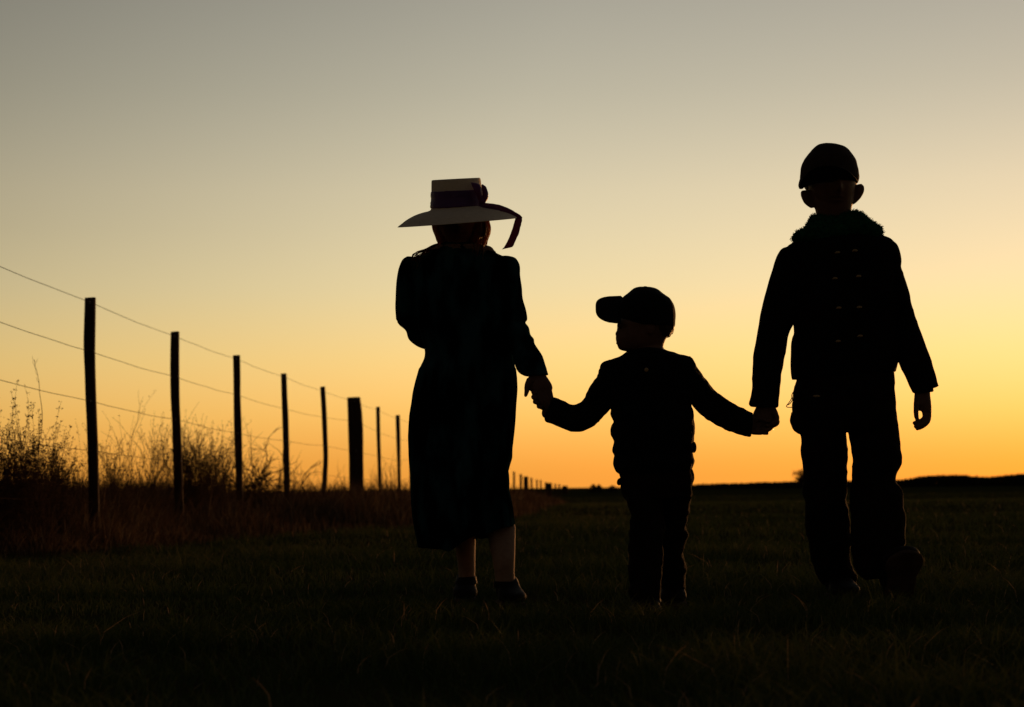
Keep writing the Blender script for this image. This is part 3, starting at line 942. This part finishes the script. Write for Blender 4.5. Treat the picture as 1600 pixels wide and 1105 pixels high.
mb.loft([(985, 755, 1025, 755, YS, .05), (992, 830, 1028, 830, YS - .07, .045), (995, 930, 1024, 930, YS - .14, .03)], grow=-.012)
mb.loft([(1035, 755, 1070, 755, YS + .03, .05), (1040, 830, 1066, 830, YS + .1, .045), (1042, 925, 1063, 925, YS + .18, .03)], grow=-.012)
# arms
mb.loft([(968, 602, 950, 578, YS, .03), (948, 636, 932, 606, YS + .05, .028), (925, 658, 914, 636, YS + .1, .026), (895, 662, 892, 642, YS + .16, .023), (871, 654, 875, 636, YS + .21, .018), (862, 650, 868, 627, YS + .23, .014), (852, 645, 858, 612, YS + .25, .0125), (846, 639, 849, 607, YS + .255, .011)])
YH2 = YS + .25
for i, (y0, xt) in enumerate([(612, 829.5), (620, 829.5), (627.5, 832), (634.5, 838)]):
    mb.tube([(855, y0 + 4, YH2), (845, y0 + 1.5, YH2 - .006), (xt + 4.4, y0 + .3, YH2 - .010), (xt + 4.2, y0 + 1, YH2 - .022), (xt + 8, y0 + 2, YH2 - .029)], [.0086, .0086, .0084, .0080, .0072])
mb.tube([(858, 638, YH2 - .005), (851, 644, YH2 - .012), (851, 650, YH2 - .02)], [.011, .0105, .008])
mb.tube([(862, 646, YH2 - .01), (853, 650, YH2 - .02), (849, 646, YH2 - .03)], [.0095, .0085, .0065])
mb.loft([(1062, 596, 1080, 572, YS, .03), (1090, 632, 1105, 608, YS + .05, .028), (1112, 650, 1122, 626, YS + .09, .026), (1140, 664, 1145, 640, YS + .13, .022), (1162, 671, 1165, 649, YS + .16, .017), (1174, 679, 1178, 652, YS + .175, .014), (1190, 680, 1192, 655, YS + .18, .013)])
YH3 = YS + .18
for i, (y0, xt) in enumerate([(657, 1204), (664, 1205), (670.5, 1203), (676.5, 1200)]):
    mb.tube([(1185, y0, YH3), (1194, y0, YH3 - .006), (xt - 2, y0 + .5, YH3 - .012), (xt - 2, y0 + 1, YH3 - .024), (xt - 8, y0 + 1, YH3 - .031)], [.0064, .0062, .006, .0055, .005])
mb.tube([(1178, 660, YH3 - .01), (1187, 655, YH3 - .022), (1195, 657, YH3 - .028)], [.008, .0068, .0056])
small = person('person', mb, sbase, 'small child in a cap walking in the middle, head turned towards the girl')

jk = MB()
jk.loft([(985, 545, 1034, 543, YS, .045), (978, 551.5, 1041, 547.5, YS, .055), (968, 558, 1055, 552, YS, .065), (952, 563, 1070, 556, YS, .075), (941, 568, 1080, 560, YS, .08), (938, 578, 1085, 573, YS, .088), (943, 598, 1086, 595, YS, .094), (949, 620, 1083, 615, YS, .098), (955, 639, 1080, 630, YS, .10), (954.7, 648, 1082.5, 642, YS, .10), (959.6, 659.5, 1083.8, 655, YS, .098), (955.2, 666, 1085, 665, YS, .102), (955.2, 680, 1084.6, 677, YS, .103), (959.4, 690.5, 1083.6, 688, YS, .10), (957.4, 704, 1083, 703, YS, .103), (960, 713, 1082, 710, YS, .10), (958.5, 725, 1084.6, 722, YS, .105), (961.5, 734.5, 1081.5, 731, YS, .10), (968, 740.5, 1079, 736, YS, .095)], 44)
jk.loft([(978, 604, 952, 562, YS, .05), (966, 622, 938, 574, YS + .01, .052), (955, 637, 934.5, 586, YS + .03, .052), (942, 651, 925, 600, YS + .06, .05), (932, 662, 917.6, 613, YS + .09, .048), (919.5, 670, 913.5, 622.5, YS + .11, .046), (909, 674.2, 904, 631, YS + .14, .044), (893, 674, 893, 632, YS + .165, .04), (881, 669.5, 884, 628.5, YS + .185, .037), (866, 663.5, 874, 624.5, YS + .21, .034), (852.5, 658.5, 866, 620.5, YS + .225, .031), (851, 652, 864.6, 622, YS + .23, .024)], 28)
jk.loft([(1058, 602, 1078, 556.5, YS, .05), (1068, 616, 1086, 567, YS + .01, .052), (1079, 629, 1092, 579, YS + .03, .052), (1087.7, 639.5, 1100, 590, YS + .05, .05), (1097, 649, 1112, 605, YS + .07, .047), (1106, 656, 1121, 613, YS + .085, .044), (1132, 670.5, 1140, 628, YS + .12, .04), (1150, 677, 1157, 636, YS + .15, .035), (1166, 681.5, 1170, 643.5, YS + .165, .031), (1172.5, 682.5, 1175.5, 645.5, YS + .17, .026)], 28)
jacket = jk.build('jacket', 'jacket', small, voxel=VX, smooth=2, wr=(.0022, 16, (1, 1, 1.6)))
bx = MB(); bx.ball(P(1084, 699, YS), .009, .012, .018)
bx.build('pocket_flap', 'jacket', jacket); 
bx.v  # keep
cz = MB(); cz.ball(P(1010, 578, YS - .09), .007, .004, .007)
cz.build('button', 'brass', jacket)
tr = MB()
tr.loft([(966, 726, 1076, 726, YS, .085), (969.5, 742, 1081, 736, YS, .085), (971, 752, 1083.2, 746, YS, .085), (972, 768, 1081, 760, YS, .083), (977, 780, 1080, 776, YS, .078)], 36)
tr.loft([(972, 765, 1032, 765, YS, .07), (981.5, 790, 1034, 791, YS - .02, .066), (987, 806, 1036, 811, YS - .05, .06), (985, 820, 1039, 825, YS - .06, .058), (984, 837, 1038, 836, YS - .07, .056), (983, 856, 1034, 852, YS - .08, .053), (983, 874, 1036.5, 868, YS - .09, .051), (983, 895, 1033, 888, YS - .11, .05), (983, 917, 1034, 912, YS - .13, .052), (985, 935, 1032, 936, YS - .14, .05)], 30)
tr.loft([(1022, 765, 1080.5, 765, YS + .02, .07), (1028, 785, 1078.5, 783, YS + .04, .064), (1030, 806, 1075.5, 805, YS + .07, .058), (1030, 828, 1072, 827, YS + .09, .055), (1030, 838, 1076, 838, YS + .10, .054), (1031, 856, 1067.5, 855, YS + .12, .052), (1032, 872, 1069, 872, YS + .14, .05), (1032, 886, 1071.5, 886, YS + .15, .05), (1033, 915, 1070, 915, YS + .18, .048), (1036, 932, 1067.5, 931, YS + .18, .045)], 30)
tr.tube([(972, 748, YS - .03), (968, 751, YS - .03), (967.6, 755, YS - .03)], .005, 6)
tr.build('trousers', 'denim', small, voxel=VX, smooth=2, wr=(.0042, 12, (1, 1, 1.5)))
# cap of the small boy
cp = MB()
cp.loft([(995, 449, 1019, 449.8, YS, .03), (988.5, 452, 1027, 452, YS, .05), (981, 458.5, 1035.5, 459, YS, .07), (975, 463, 1042, 463.5, YS, .08), (971, 468, 1047.8, 468, YS, .085), (968.5, 479, 1053.2, 478, YS, .09), (968, 491, 1055.5, 491, YS, .091), (972, 502, 1055, 502, YS, .089), (985, 509, 1054.3, 511, YS, .084)], 40)
cap = cp.build('cap', 'blackcap', small, voxel=.003, smooth=2, wr=(.0006, 30, (1, 1, 1)))
bl = MB()
def plate(mb, fn, ns=24, nt=10, th=.0035):
    V = []
    for k in (0, 1):
        for i in range(ns + 1):
            for j in range(nt + 1):
                s_ = -1 + 2 * i / ns; t = j / nt
                p = fn(s_, t)
                V.append((p.x, p.y, p.z + (th / 2 if k else -th / 2)))
    w = nt + 1; N0 = (ns + 1) * w
    Fc = []
    for i in range(ns):
        for j in range(nt):
            a = i * w + j
            Fc.append((a, a + w, a + w + 1, a + 1)); Fc.append((N0 + a, N0 + a + 1, N0 + a + w + 1, N0 + a + w))
    ring = [i * w for i in range(ns + 1)] + [ns * w + j for j in range(1, nt + 1)] + [i * w + nt for i in range(ns - 1, -1, -1)] + [j for j in range(nt - 1, 0, -1)]
    for q in range(len(ring)):
        a, b = ring[q], ring[(q + 1) % len(ring)]
        Fc.append((a, b, N0 + b, N0 + a))
    mb.add(V, Fc)
def bill_s(s_, t):
    reach = (1 - abs(s_) ** 3.0) ** .5
    y = 463 + 42.5 * ((s_ + 1) / 2) ** 1.25
    px = (970 - 0 * t) - (39.5) * reach * t - (s_ + 1) * 2 * (1 - t)
    return P(px + 4 * (1 - t), y + (1 - t) * (2 - 1.5 * s_), YS - .065 * s_)
plate(bl, bill_s)
bl.build('bill', 'blackcap', cap)
btn = MB(); btn.ball(P(1008, 448.8, YS), .008, .008, .003)
btn.build('top_button', 'blackcap', cap)
hs_ = MB()
hs_.loft([(1002, 500, 1054.5, 500, YS + .01, .075), (1006, 512, 1053.8, 512, YS + .01, .072), (1012, 521, 1051, 520, YS + .012, .066), (1020, 528, 1047, 526.5, YS + .015, .055)], 30)
for i in range(60):
    x0 = random.uniform(1030, 1054); y0 = random.uniform(506, 518)
    hs_.tube([(x0 - 2, y0 - 6, YS + random.uniform(-.05, .06)), (x0 - 1, y0, YS + random.uniform(-.05, .06)), (x0 - 2.5, y0 + 5, YS + random.uniform(-.05, .06))], [.0016, .0014, .0006], 5, 2)
hs_.build('hair', 'dark_hair', small)
mkshoe(small, ((P(1010, 900, YS - .12).x, YS - .08, -.012), (P(1008, 900, YS - .3).x, YS - .27, -.016), UP, .052, .075), [(986, 932, 1031, 932, YS - .14, .045), (984, 941, 1034, 941, YS - .15, .05)])
mkshoe(small, ((P(1052, 900, YS + .22).x, YS + .27, .03), (P(1054, 900, YS + .05).x, YS + .10, .004), UP, .042, .08))

# ------------------------------------------------------------ tall boy
YO = 6.6
obase = Vector((P(1325, 900, YO).x, YO, 0))
mb = MB()
hc = P(1299, 286, YO)
head(mb, hc, .158, .225, .19, yaw=math.radians(6))
# jaw and neck
mb.loft([(1268, 300, 1335, 298, YO, .07), (1270, 316, 1333, 314, YO, .065), (1274, 328, 1330.5, 326, YO, .06), (1277, 345, 1328, 344, YO, .05), (1272, 365, 1334, 362, YO, .055)])
# ears
mb.loft([(1252.5, 297.8, 1262, 297, YO + .01, .004), (1250.8, 301, 1267, 301, YO + .008, .008), (1251.7, 308, 1268, 308, YO + .006, .009), (1256, 317, 1270, 315, YO + .004, .009), (1262, 322.5, 1272, 320, YO, .008), (1267, 325.5, 1274, 324, YO - .002, .007)], 20, 3)
mb.loft([(1339, 288.5, 1346, 287, YO + .01, .004), (1334, 292, 1350.5, 292, YO + .008, .008), (1333, 300, 1349.8, 301, YO + .006, .009), (1332, 308, 1345, 309.5, YO + .004, .009), (1331, 315, 1339.5, 315.5, YO, .008), (1330, 320, 1335, 319, YO - .002, .007)], 20, 3)
mb.loft([(1280, 370, 1335, 368, YO, .05), (1240, 392, 1385, 386, YO, .07), (1248, 450, 1385, 450, YO, .09), (1255, 530, 1382, 530, YO, .08), (1255, 600, 1384, 600, YO, .085), (1258, 650, 1385, 650, YO, .08)])
mb.loft([(1262, 640, 1312, 640, YO, .06), (1270, 740, 1312, 740, YO + .02, .055), (1275, 830, 1312, 830, YO + .05, .05), (1290, 905, 1318, 905, YO + .1, .035)], grow=-.014)
mb.loft([(1335, 640, 1390, 640, YO, .06), (1345, 740, 1392, 740, YO - .03, .055), (1350, 830, 1395, 830, YO - .06, .05), (1360, 895, 1392, 895, YO - .08, .035)], grow=-.014)
# right arm and gripping hand
mb.loft([(1226, 400, 1250, 400, YO, .035), (1212, 450, 1240, 452, YO, .035), (1200, 505, 1228, 508, YO - .01, .034), (1192, 545, 1218, 548, YO - .03, .032), (1186, 590, 1210, 590, YO - .06, .028), (1183, 622, 1209, 622, YO - .09, .021), (1181, 636, 1212, 636, YO - .10, .018), (1177, 645, 1216, 645, YO - .105, .0175), (1176, 654, 1217, 653, YO - .11, .0165), (1180, 661, 1216, 660, YO - .11, .015)])
YR = YO - .115
mb.tube([(1213.5, 655, YR), (1214.5, 661, YR - .01), (1208, 665.5, YR - .022), (1200, 664, YR - .026)], [.0085, .008, .007, .006])
mb.tube([(1206, 659, YR - .004), (1204.5, 668, YR - .018), (1199, 672, YR - .026), (1190, 670, YR - .03)], [.0085, .008, .007, .006])
mb.tube([(1196, 661, YR - .006), (1194, 671, YR - .024), (1188, 676.5, YR - .03), (1180, 674, YR - .03)], [.0085, .0078, .007, .006])
mb.tube([(1186, 662, YR - .006), (1183, 671, YR - .024), (1178, 675.5, YR - .03), (1172, 672, YR - .028)], [.008, .0074, .0066, .0056])
mb.tube([(1206, 644, YR), (1213, 650, YR - .014), (1213, 658, YR - .024), (1206, 663, YR - .034)], [.011, .0095, .0085, .007])
# left arm and hanging hand
mb.loft([(1376, 400, 1398, 398, YO, .035), (1382, 450, 1408, 448, YO, .035), (1394, 505, 1420, 500, YO, .034), (1408, 550, 1436, 544, YO - .01, .03), (1424, 590, 1449, 584, YO - .03, .024), (1429.5, 606, 1453, 604, YO - .04, .018), (1428.5, 618, 1453.6, 617, YO - .045, .015), (1428.5, 628, 1455, 628, YO - .05, .014), (1433, 636, 1455.4, 638, YO - .05, .0125), (1434, 642, 1455.4, 643, YO - .05, .011)])
YL = YO - .05
mb.tube([(1434, 622, YL), (1432, 632, YL - .010), (1431.4, 642, YL - .016), (1431.8, 651, YL - .018), (1434, 657, YL - .016)], [.0125, .0100, .0088, .0082, .006])
mb.tube([(1440, 632, YL), (1444, 645, YL - .004), (1444, 653, YL - .006), (1436.5, 659, YL - .012), (1427.8, 661, YL - .016)], [.0078, .0076, .0076, .0074, .0062])
mb.tube([(1445, 633, YL), (1449, 646, YL), (1448.5, 656, YL - .002), (1440.5, 663.5, YL - .010), (1430, 667, YL - .015)], [.0078, .0076, .0076, .0074, .0062])
mb.tube([(1449.5, 634, YL), (1452, 647, YL + .004), (1450, 659, YL + .002), (1441, 667, YL - .006), (1432.5, 670.5, YL - .012)], [.0078, .0076, .0074, .0070, .0058])
mb.tube([(1452.5, 634, YL), (1452.6, 648, YL + .010), (1448, 660, YL + .012), (1440, 666, YL + .006)], [.0066, .0062, .0058, .005])
tall_b = person('person', mb, obase, 'tallest boy in a cap, green fleece collar and dark buttoned coat')

ct = MB()
ct.loft([(1272, 356, 1338, 352, YO, .06), (1255, 370, 1362, 362, YO, .08), (1240, 379, 1378, 369.5, YO, .09), (1230, 385, 1392, 375, YO, .1), (1226, 395, 1398, 386, YO, .108), (1229, 420, 1400, 415, YO, .118), (1234, 450, 1401, 450, YO, .12), (1239, 490, 1401, 490, YO, .116), (1241.8, 518, 1401.5, 520, YO, .114), (1239, 528, 1402, 535, YO, .115), (1236.8, 540, 1402, 548, YO, .117), (1236, 565, 1401.5, 564, YO, .118), (1236.8, 580, 1400, 573, YO, .12), (1238.5, 592.5, 1398, 580.5, YO, .12)], 44, e=.92)
ct.loft([(1232, 385, 1262, 382, YO, .04), (1222, 389, 1262, 394, YO, .058), (1216.5, 397, 1260, 405, YO, .062), (1211.5, 409, 1258, 418, YO, .064), (1202, 440, 1254, 448, YO, .062), (1192, 475.6, 1248, 480, YO, .06), (1186.3, 507.4, 1240.5, 504, YO - .01, .056), (1182, 533.5, 1231.5, 528, YO - .02, .053), (1177.6, 556.7, 1226, 556, YO - .035, .05), (1176, 588.5, 1220.5, 588, YO - .06, .047), (1173.3, 617.5, 1217.6, 616, YO - .085, .044), (1170, 630.5, 1217, 628, YO - .095, .044), (1173, 635.5, 1216, 636.5, YO - .1, .042)], 30)
ct.loft([(1362, 374, 1388, 374, YO, .04), (1358, 386, 1400, 382, YO, .058), (1360, 400, 1405, 395, YO, .062), (1362, 416, 1407.6, 410, YO, .062), (1366, 426, 1408.2, 422, YO, .06), (1373, 452, 1418, 449.5, YO, .058), (1380, 476, 1422.6, 472.7, YO, .056), (1388, 510, 1432.5, 504.5, YO, .053), (1400, 552, 1449, 545, YO - .01, .05), (1406, 569, 1455, 566, YO - .02, .047), (1415, 588.5, 1460, 582, YO - .03, .045), (1422, 603, 1464, 595, YO - .038, .044), (1427, 613.5, 1467, 603.5, YO - .042, .043)], 30)
ct.loft([(1424, 606, 1457, 604, YO - .04, .034), (1430, 614.8, 1458.3, 611.3, YO - .043, .032)], 24)
coat = ct.build('coat', 'coat', tall_b, voxel=VX, smooth=2, wr=(.0022, 12, (1, 1, .9)))
coat['label'] = 'dark short double-breasted coat'
for bx_, by_ in [(1309, 394.5), (1336, 391.6), (1305, 435), (1342, 431.5), (1311, 481), (1343, 480), (1310, 533), (1344, 525)]:
    bt = MB()
    bt.ball(P(bx_, by_, YO - .121), .0085, .004, .0045)
    bt.ball(P(bx_ - 3, by_ + 1, YO - .121), .004, .003, .002)
    bt.build('button', 'brass', coat)
# fleece collar with curly pile
fl = MB()
fl.loft([(1239, 368, 1240, 377, YO - .02, .02), (1249, 361, 1249, 381, YO - .03, .045), (1257, 358, 1258, 384, YO - .025, .06), (1265, 347, 1265, 386, YO - .02, .07), (1271, 337, 1274, 388, YO - .012, .076), (1300, 338, 1300, 390, YO - .012, .08), (1330, 331, 1330, 386, YO - .01, .08), (1343, 333, 1343, 382, YO - .01, .078), (1357, 345, 1356, 377, YO - .02, .07), (1370, 353, 1369, 371, YO - .03, .045), (1378, 359, 1377, 366, YO - .02, .02)], 36)
fleece = fl.build('fleece_collar', 'fleece', tall_b, voxel=.004, smooth=3, wr=(.004, 45, (1, 1, 1)))
me = fleece.data
pl = Twigs()
random.seed(8)
vs = me.vertices
for _ in range(5200):
    v = vs[random.randrange(len(vs))]
    n_ = (v.normal + Vector((random.gauss(0, .45), random.gauss(0, .45), random.gauss(0, .45)))).normalized()
    n2_ = (n_ + Vector((random.gauss(0, .5), random.gauss(0, .5), random.gauss(0, .5)))).normalized()
    l = random.uniform(.003, .008)
    pl.seg([v.co - n_ * .001, v.co + n_ * l * .6, v.co + n_ * l * .6 + n2_ * l * .6], .0013, .0005)
po = pl.build('fleece_pile', 'fleece'); po.parent = fleece; po['kind'] = 'stuff'
# trousers
tt = MB()
tt.loft([(1244, 570, 1396, 566, YO, .105), (1245, 596, 1395.5, 590, YO, .108), (1240, 615, 1397, 612, YO, .11), (1238, 632, 1398.6, 629, YO, .11), (1240, 646, 1400, 642, YO, .108), (1248, 665, 1402, 662, YO, .1), (1254, 676, 1402, 672, YO, .09)], 44, e=.9)
tt.loft([(1246, 655, 1322.6, 656, YO, .085), (1251.5, 678, 1322.4, 680, YO, .08), (1252.5, 704.5, 1323, 706, YO + .01, .075), (1257.3, 738, 1322.4, 738, YO + .02, .07), (1255, 762, 1321.8, 762, YO + .02, .068), (1255.4, 772, 1322.2, 774, YO + .02, .067), (1260, 787, 1323.5, 790, YO + .02, .065), (1259.8, 822, 1326.5, 818, YO + .04, .063), (1264.5, 853, 1329.3, 846, YO + .06, .062), (1269, 874, 1326.3, 868, YO + .08, .06), (1274, 890, 1331, 888, YO + .09, .06), (1281, 905, 1339, 900, YO + .1, .058), (1287, 914, 1336, 909, YO + .1, .05)], 34)
tt.loft([(1324.4, 656, 1401, 652, YO, .085), (1326, 675, 1402.6, 672, YO, .08), (1328, 691, 1404, 688, YO - .01, .078), (1333, 710, 1408, 706, YO - .02, .075), (1332.8, 735, 1406.4, 727, YO - .03, .072), (1331, 750, 1399, 749, YO - .03, .07), (1329, 772, 1408.5, 768, YO - .04, .07), (1329, 785, 1410, 786, YO - .045, .068), (1329.7, 814, 1414.6, 814, YO - .05, .066), (1331, 842, 1414.5, 836, YO - .06, .064), (1332.5, 866, 1412, 860, YO - .07, .062), (1337.5, 890, 1408, 880, YO - .08, .06), (1352, 905, 1402, 898, YO - .08, .052)], 34)
tt.loft([(1241, 641, 1266, 641, YO, .03), (1236.5, 649, 1266, 650, YO, .045), (1235, 659, 1266, 660, YO, .05), (1240, 669.5, 1266, 672, YO, .045), (1248, 677, 1266, 680, YO, .03)], 20)
trous = tt.build('trousers', 'denim', tall_b, voxel=VX, smooth=2, wr=(.0040, 10, (1, 1, 1.4)))
kc = MB()
kc.tube([(1240, 612, YO), (1237.5, 616, YO - .01), (1237, 622, YO - .012), (1233, 629, YO - .012), (1229, 634, YO - .012), (1230, 636.3, YO - .011), (1237, 636.5, YO - .008), (1240, 636, YO)], .0014, 6, 3)
kc.tube([(1237, 618, YO - .012), (1238, 625, YO - .01), (1234, 631, YO - .011), (1230, 633, YO - .012)], .0016, 6, 3)
kc.build('belt_clip', 'steel', trous)
bk = MB(); bk.ball(P(1276, 619, YO - .112), .012, .003, .004)
bk.build('rivet', 'brass', trous)
cp = MB()
cp.loft([(1283, 225, 1298, 225.2, YO, .02), (1277, 227.2, 1312, 228, YO, .045), (1270.5, 232.5, 1322.5, 232.6, YO, .07), (1263.5, 240.5, 1330, 241, YO, .085), (1257, 249, 1336.6, 251, YO, .097), (1252.3, 260, 1340, 263, YO, .103), (1250.8, 272, 1341.8, 275, YO, .105), (1250.5, 279, 1341.9, 280, YO, .104), (1253, 286, 1340, 286.5, YO, .1)], 44)
cap2 = cp.build('cap', 'cap', tall_b, voxel=.003, smooth=2, wr=(.0006, 30, (1, 1, 1)))
cap2['label'] = 'dark cloth cap with its bill to the camera'
bl = MB()
def bill_o(s_, t):
    reach = (1 - abs(s_) ** 2.6) ** .5
    x = 1294.5 + 45.5 * s_ * (1 + .02 * t)
    ya = 284 + (8 * s_ * s_ if s_ < 0 else 2 * s_ * s_) - 1.5 * s_
    yf = 258.5 + (1 - reach) * 22
    y = ya + (yf - ya) * t * reach
    return P(x, y, YO - .092 * (1 - .75 * s_ * s_) - .115 * t * reach)
plate(bl, bill_o, 30, 10, .004)
bl.build('bill', 'cap', cap2)
sd_ = MB()
sd_.loft([(1251, 276, 1262, 276, YO - .02, .03), (1248.6, 284, 1260, 284, YO - .02, .035), (1247.7, 290, 1258, 290, YO - .02, .03), (1249, 294.5, 1255, 294.8, YO - .02, .015)], 18)
sd_.build('cap_flap', 'cap', cap2)
hs_ = MB()
hs_.loft([(1253, 270, 1339, 270, YO + .02, .085), (1254.5, 288, 1339, 286, YO + .025, .082), (1262, 300, 1336, 298, YO + .03, .07), (1268, 312, 1332, 310, YO + .035, .06)], 30)
hs_.build('hair', 'dark_hair', tall_b, voxel=.003, smooth=2)
p = P(1314, 920, YO + .05)
mkshoe(tall_b, ((p.x, YO + .17, .016), (p.x + .004, YO - .06, .012), UP, .05, .09), [(1288, 906, 1335, 903, YO + .09, .045), (1288, 914, 1334, 914, YO + .08, .05)])
hl = P(1404, 932, YO - .12); te = P(1415, 861, YO - .235)
mkshoe(tall_b, (tuple(hl), tuple(te), (-.15, .75, .6), .060, .10), [(1352, 880, 1402, 872, YO - .08, .05), (1360, 905, 1412, 895, YO - .095, .055)], label='boot lifted on its heel with the sole facing forward')

# ------------------------------------------------------------------ sky and light
SUN_AZ, SUN_EL = 24.0, 1.2
w = bpy.data.worlds.new('World')
S.world = w
w.use_nodes = True
nt = w.node_tree
N, L = nt.nodes, nt.links
bg = N['Background']
sky = N.new('ShaderNodeTexSky')
sky.sky_type = 'NISHITA'
sky.sun_disc = False
sky.sun_elevation = math.radians(-1.6)
sky.sun_rotation = math.radians(SUN_AZ)
sky.dust_density = 1.6
sky.air_density = 1.0
sky.ozone_density = 0.4
tc = N.new('ShaderNodeTexCoord')
sep = N.new('ShaderNodeSeparateXYZ')
L.new(tc.outputs['Generated'], sep.inputs[0])
# evening haze lifts the look-up a little above the horizon
def math_(op, a, b=None, c=None):
    q = N.new('ShaderNodeMath'); q.operation = op
    for i, v in enumerate((a, b, c)):
        if v is None: continue
        if isinstance(v, (int, float)): q.inputs[i].default_value = v
        else: L.new(v, q.inputs[i])
    return q
zz = math_('MULTIPLY_ADD', sep.outputs[2], sep.outputs[2], .02 ** 2)
rt_ = math_('SQRT', zz.outputs[0])
ma = math_('MULTIPLY_ADD', rt_.outputs[0], .95, .022)
cmb = N.new('ShaderNodeCombineXYZ')
L.new(sep.outputs[0], cmb.inputs[0]); L.new(sep.outputs[1], cmb.inputs[1]); L.new(ma.outputs[0], cmb.inputs[2])
L.new(cmb.outputs[0], sky.inputs[0])
# the afterglow fades with the angle from where the sun went down
dot = N.new('ShaderNodeVectorMath'); dot.operation = 'DOT_PRODUCT'
az = math.radians(SUN_AZ)
L.new(tc.outputs['Generated'], dot.inputs[0]); dot.inputs[1].default_value = (math.sin(az), math.cos(az), 0)
mr = N.new('ShaderNodeMapRange'); mr.interpolation_type = 'SMOOTHSTEP'
mr.inputs[1].default_value = -.1; mr.inputs[2].default_value = .72; mr.inputs[3].default_value = .55; mr.inputs[4].default_value = 1
L.new(dot.outputs['Value'], mr.inputs[0])
m2 = N.new('ShaderNodeMapRange')
m2.inputs[1].default_value = .68; m2.inputs[2].default_value = .90; m2.inputs[3].default_value = .58; m2.inputs[4].default_value = 1
L.new(dot.outputs['Value'], m2.inputs[0])
m3 = N.new('ShaderNodeMapRange')
m3.inputs[1].default_value = .015; m3.inputs[2].default_value = .13
L.new(sep.outputs[2], m3.inputs[0])
m4 = N.new('ShaderNodeMix'); m4.data_type = 'FLOAT'
L.new(m3.outputs[0], m4.inputs[0]); m4.inputs[2].default_value = 1; L.new(m2.outputs[0], m4.inputs[3])
fall = math_('MULTIPLY', mr.outputs[0], m4.outputs[0])
cr = N.new('ShaderNodeValToRGB')
stops = [(0, (1.02, .85, 1.35)), (.036, (1, .95, 1.1)), (.065, (.95, .96, 1.05)), (.10, (.87, .92, 1.08)), (.149, (.83, .85, .95)), (.197, (.71, .73, .80)), (.242, (.64, .65, .70)), (.5, (.50, .52, .57)), (1, (.38, .41, .47))]
e_ = cr.color_ramp.elements
e_[0].position = 0; e_[0].color = (*stops[0][1], 1)
e_[1].position = 1; e_[1].color = (*stops[-1][1], 1)
for p_, c_ in stops[1:-1]:
    q = e_.new(p_)
    q.color = (*c_, 1)
L.new(sep.outputs[2], cr.inputs[0])
tint = N.new('ShaderNodeMix'); tint.data_type = 'RGBA'; tint.blend_type = 'MULTIPLY'; tint.inputs[0].default_value = 1
L.new(sky.outputs[0], tint.inputs[6]); L.new(cr.outputs[0], tint.inputs[7])
mx = N.new('ShaderNodeMix'); mx.data_type = 'RGBA'; mx.blend_type = 'MULTIPLY'; mx.inputs[0].default_value = 1
L.new(tint.outputs[2], mx.inputs[6]); L.new(fall.outputs[0], mx.inputs[7])
L.new(mx.outputs[2], bg.inputs[0])
bg.inputs[1].default_value = 1.0

sl = bpy.data.lights.new('sun', 'SUN')
sl.energy = 2.0
sl.angle = math.radians(3)
sl.color = (1, .42, .13)
so = bpy.data.objects.new('sun', sl)
COL.objects.link(so)
el = math.radians(SUN_EL)
dvec = Vector((math.sin(az) * math.cos(el), math.cos(az) * math.cos(el), math.sin(el)))
so.rotation_euler = dvec.to_track_quat('Z', 'Y').to_euler()

S.view_settings.view_transform = 'Standard'
S.view_settings.look = 'None'
S.view_settings.exposure = 0
S.view_settings.gamma = 1
S.render.engine = 'CYCLES'
S.cycles.use_denoising = True
S.cycles.max_bounces = 5
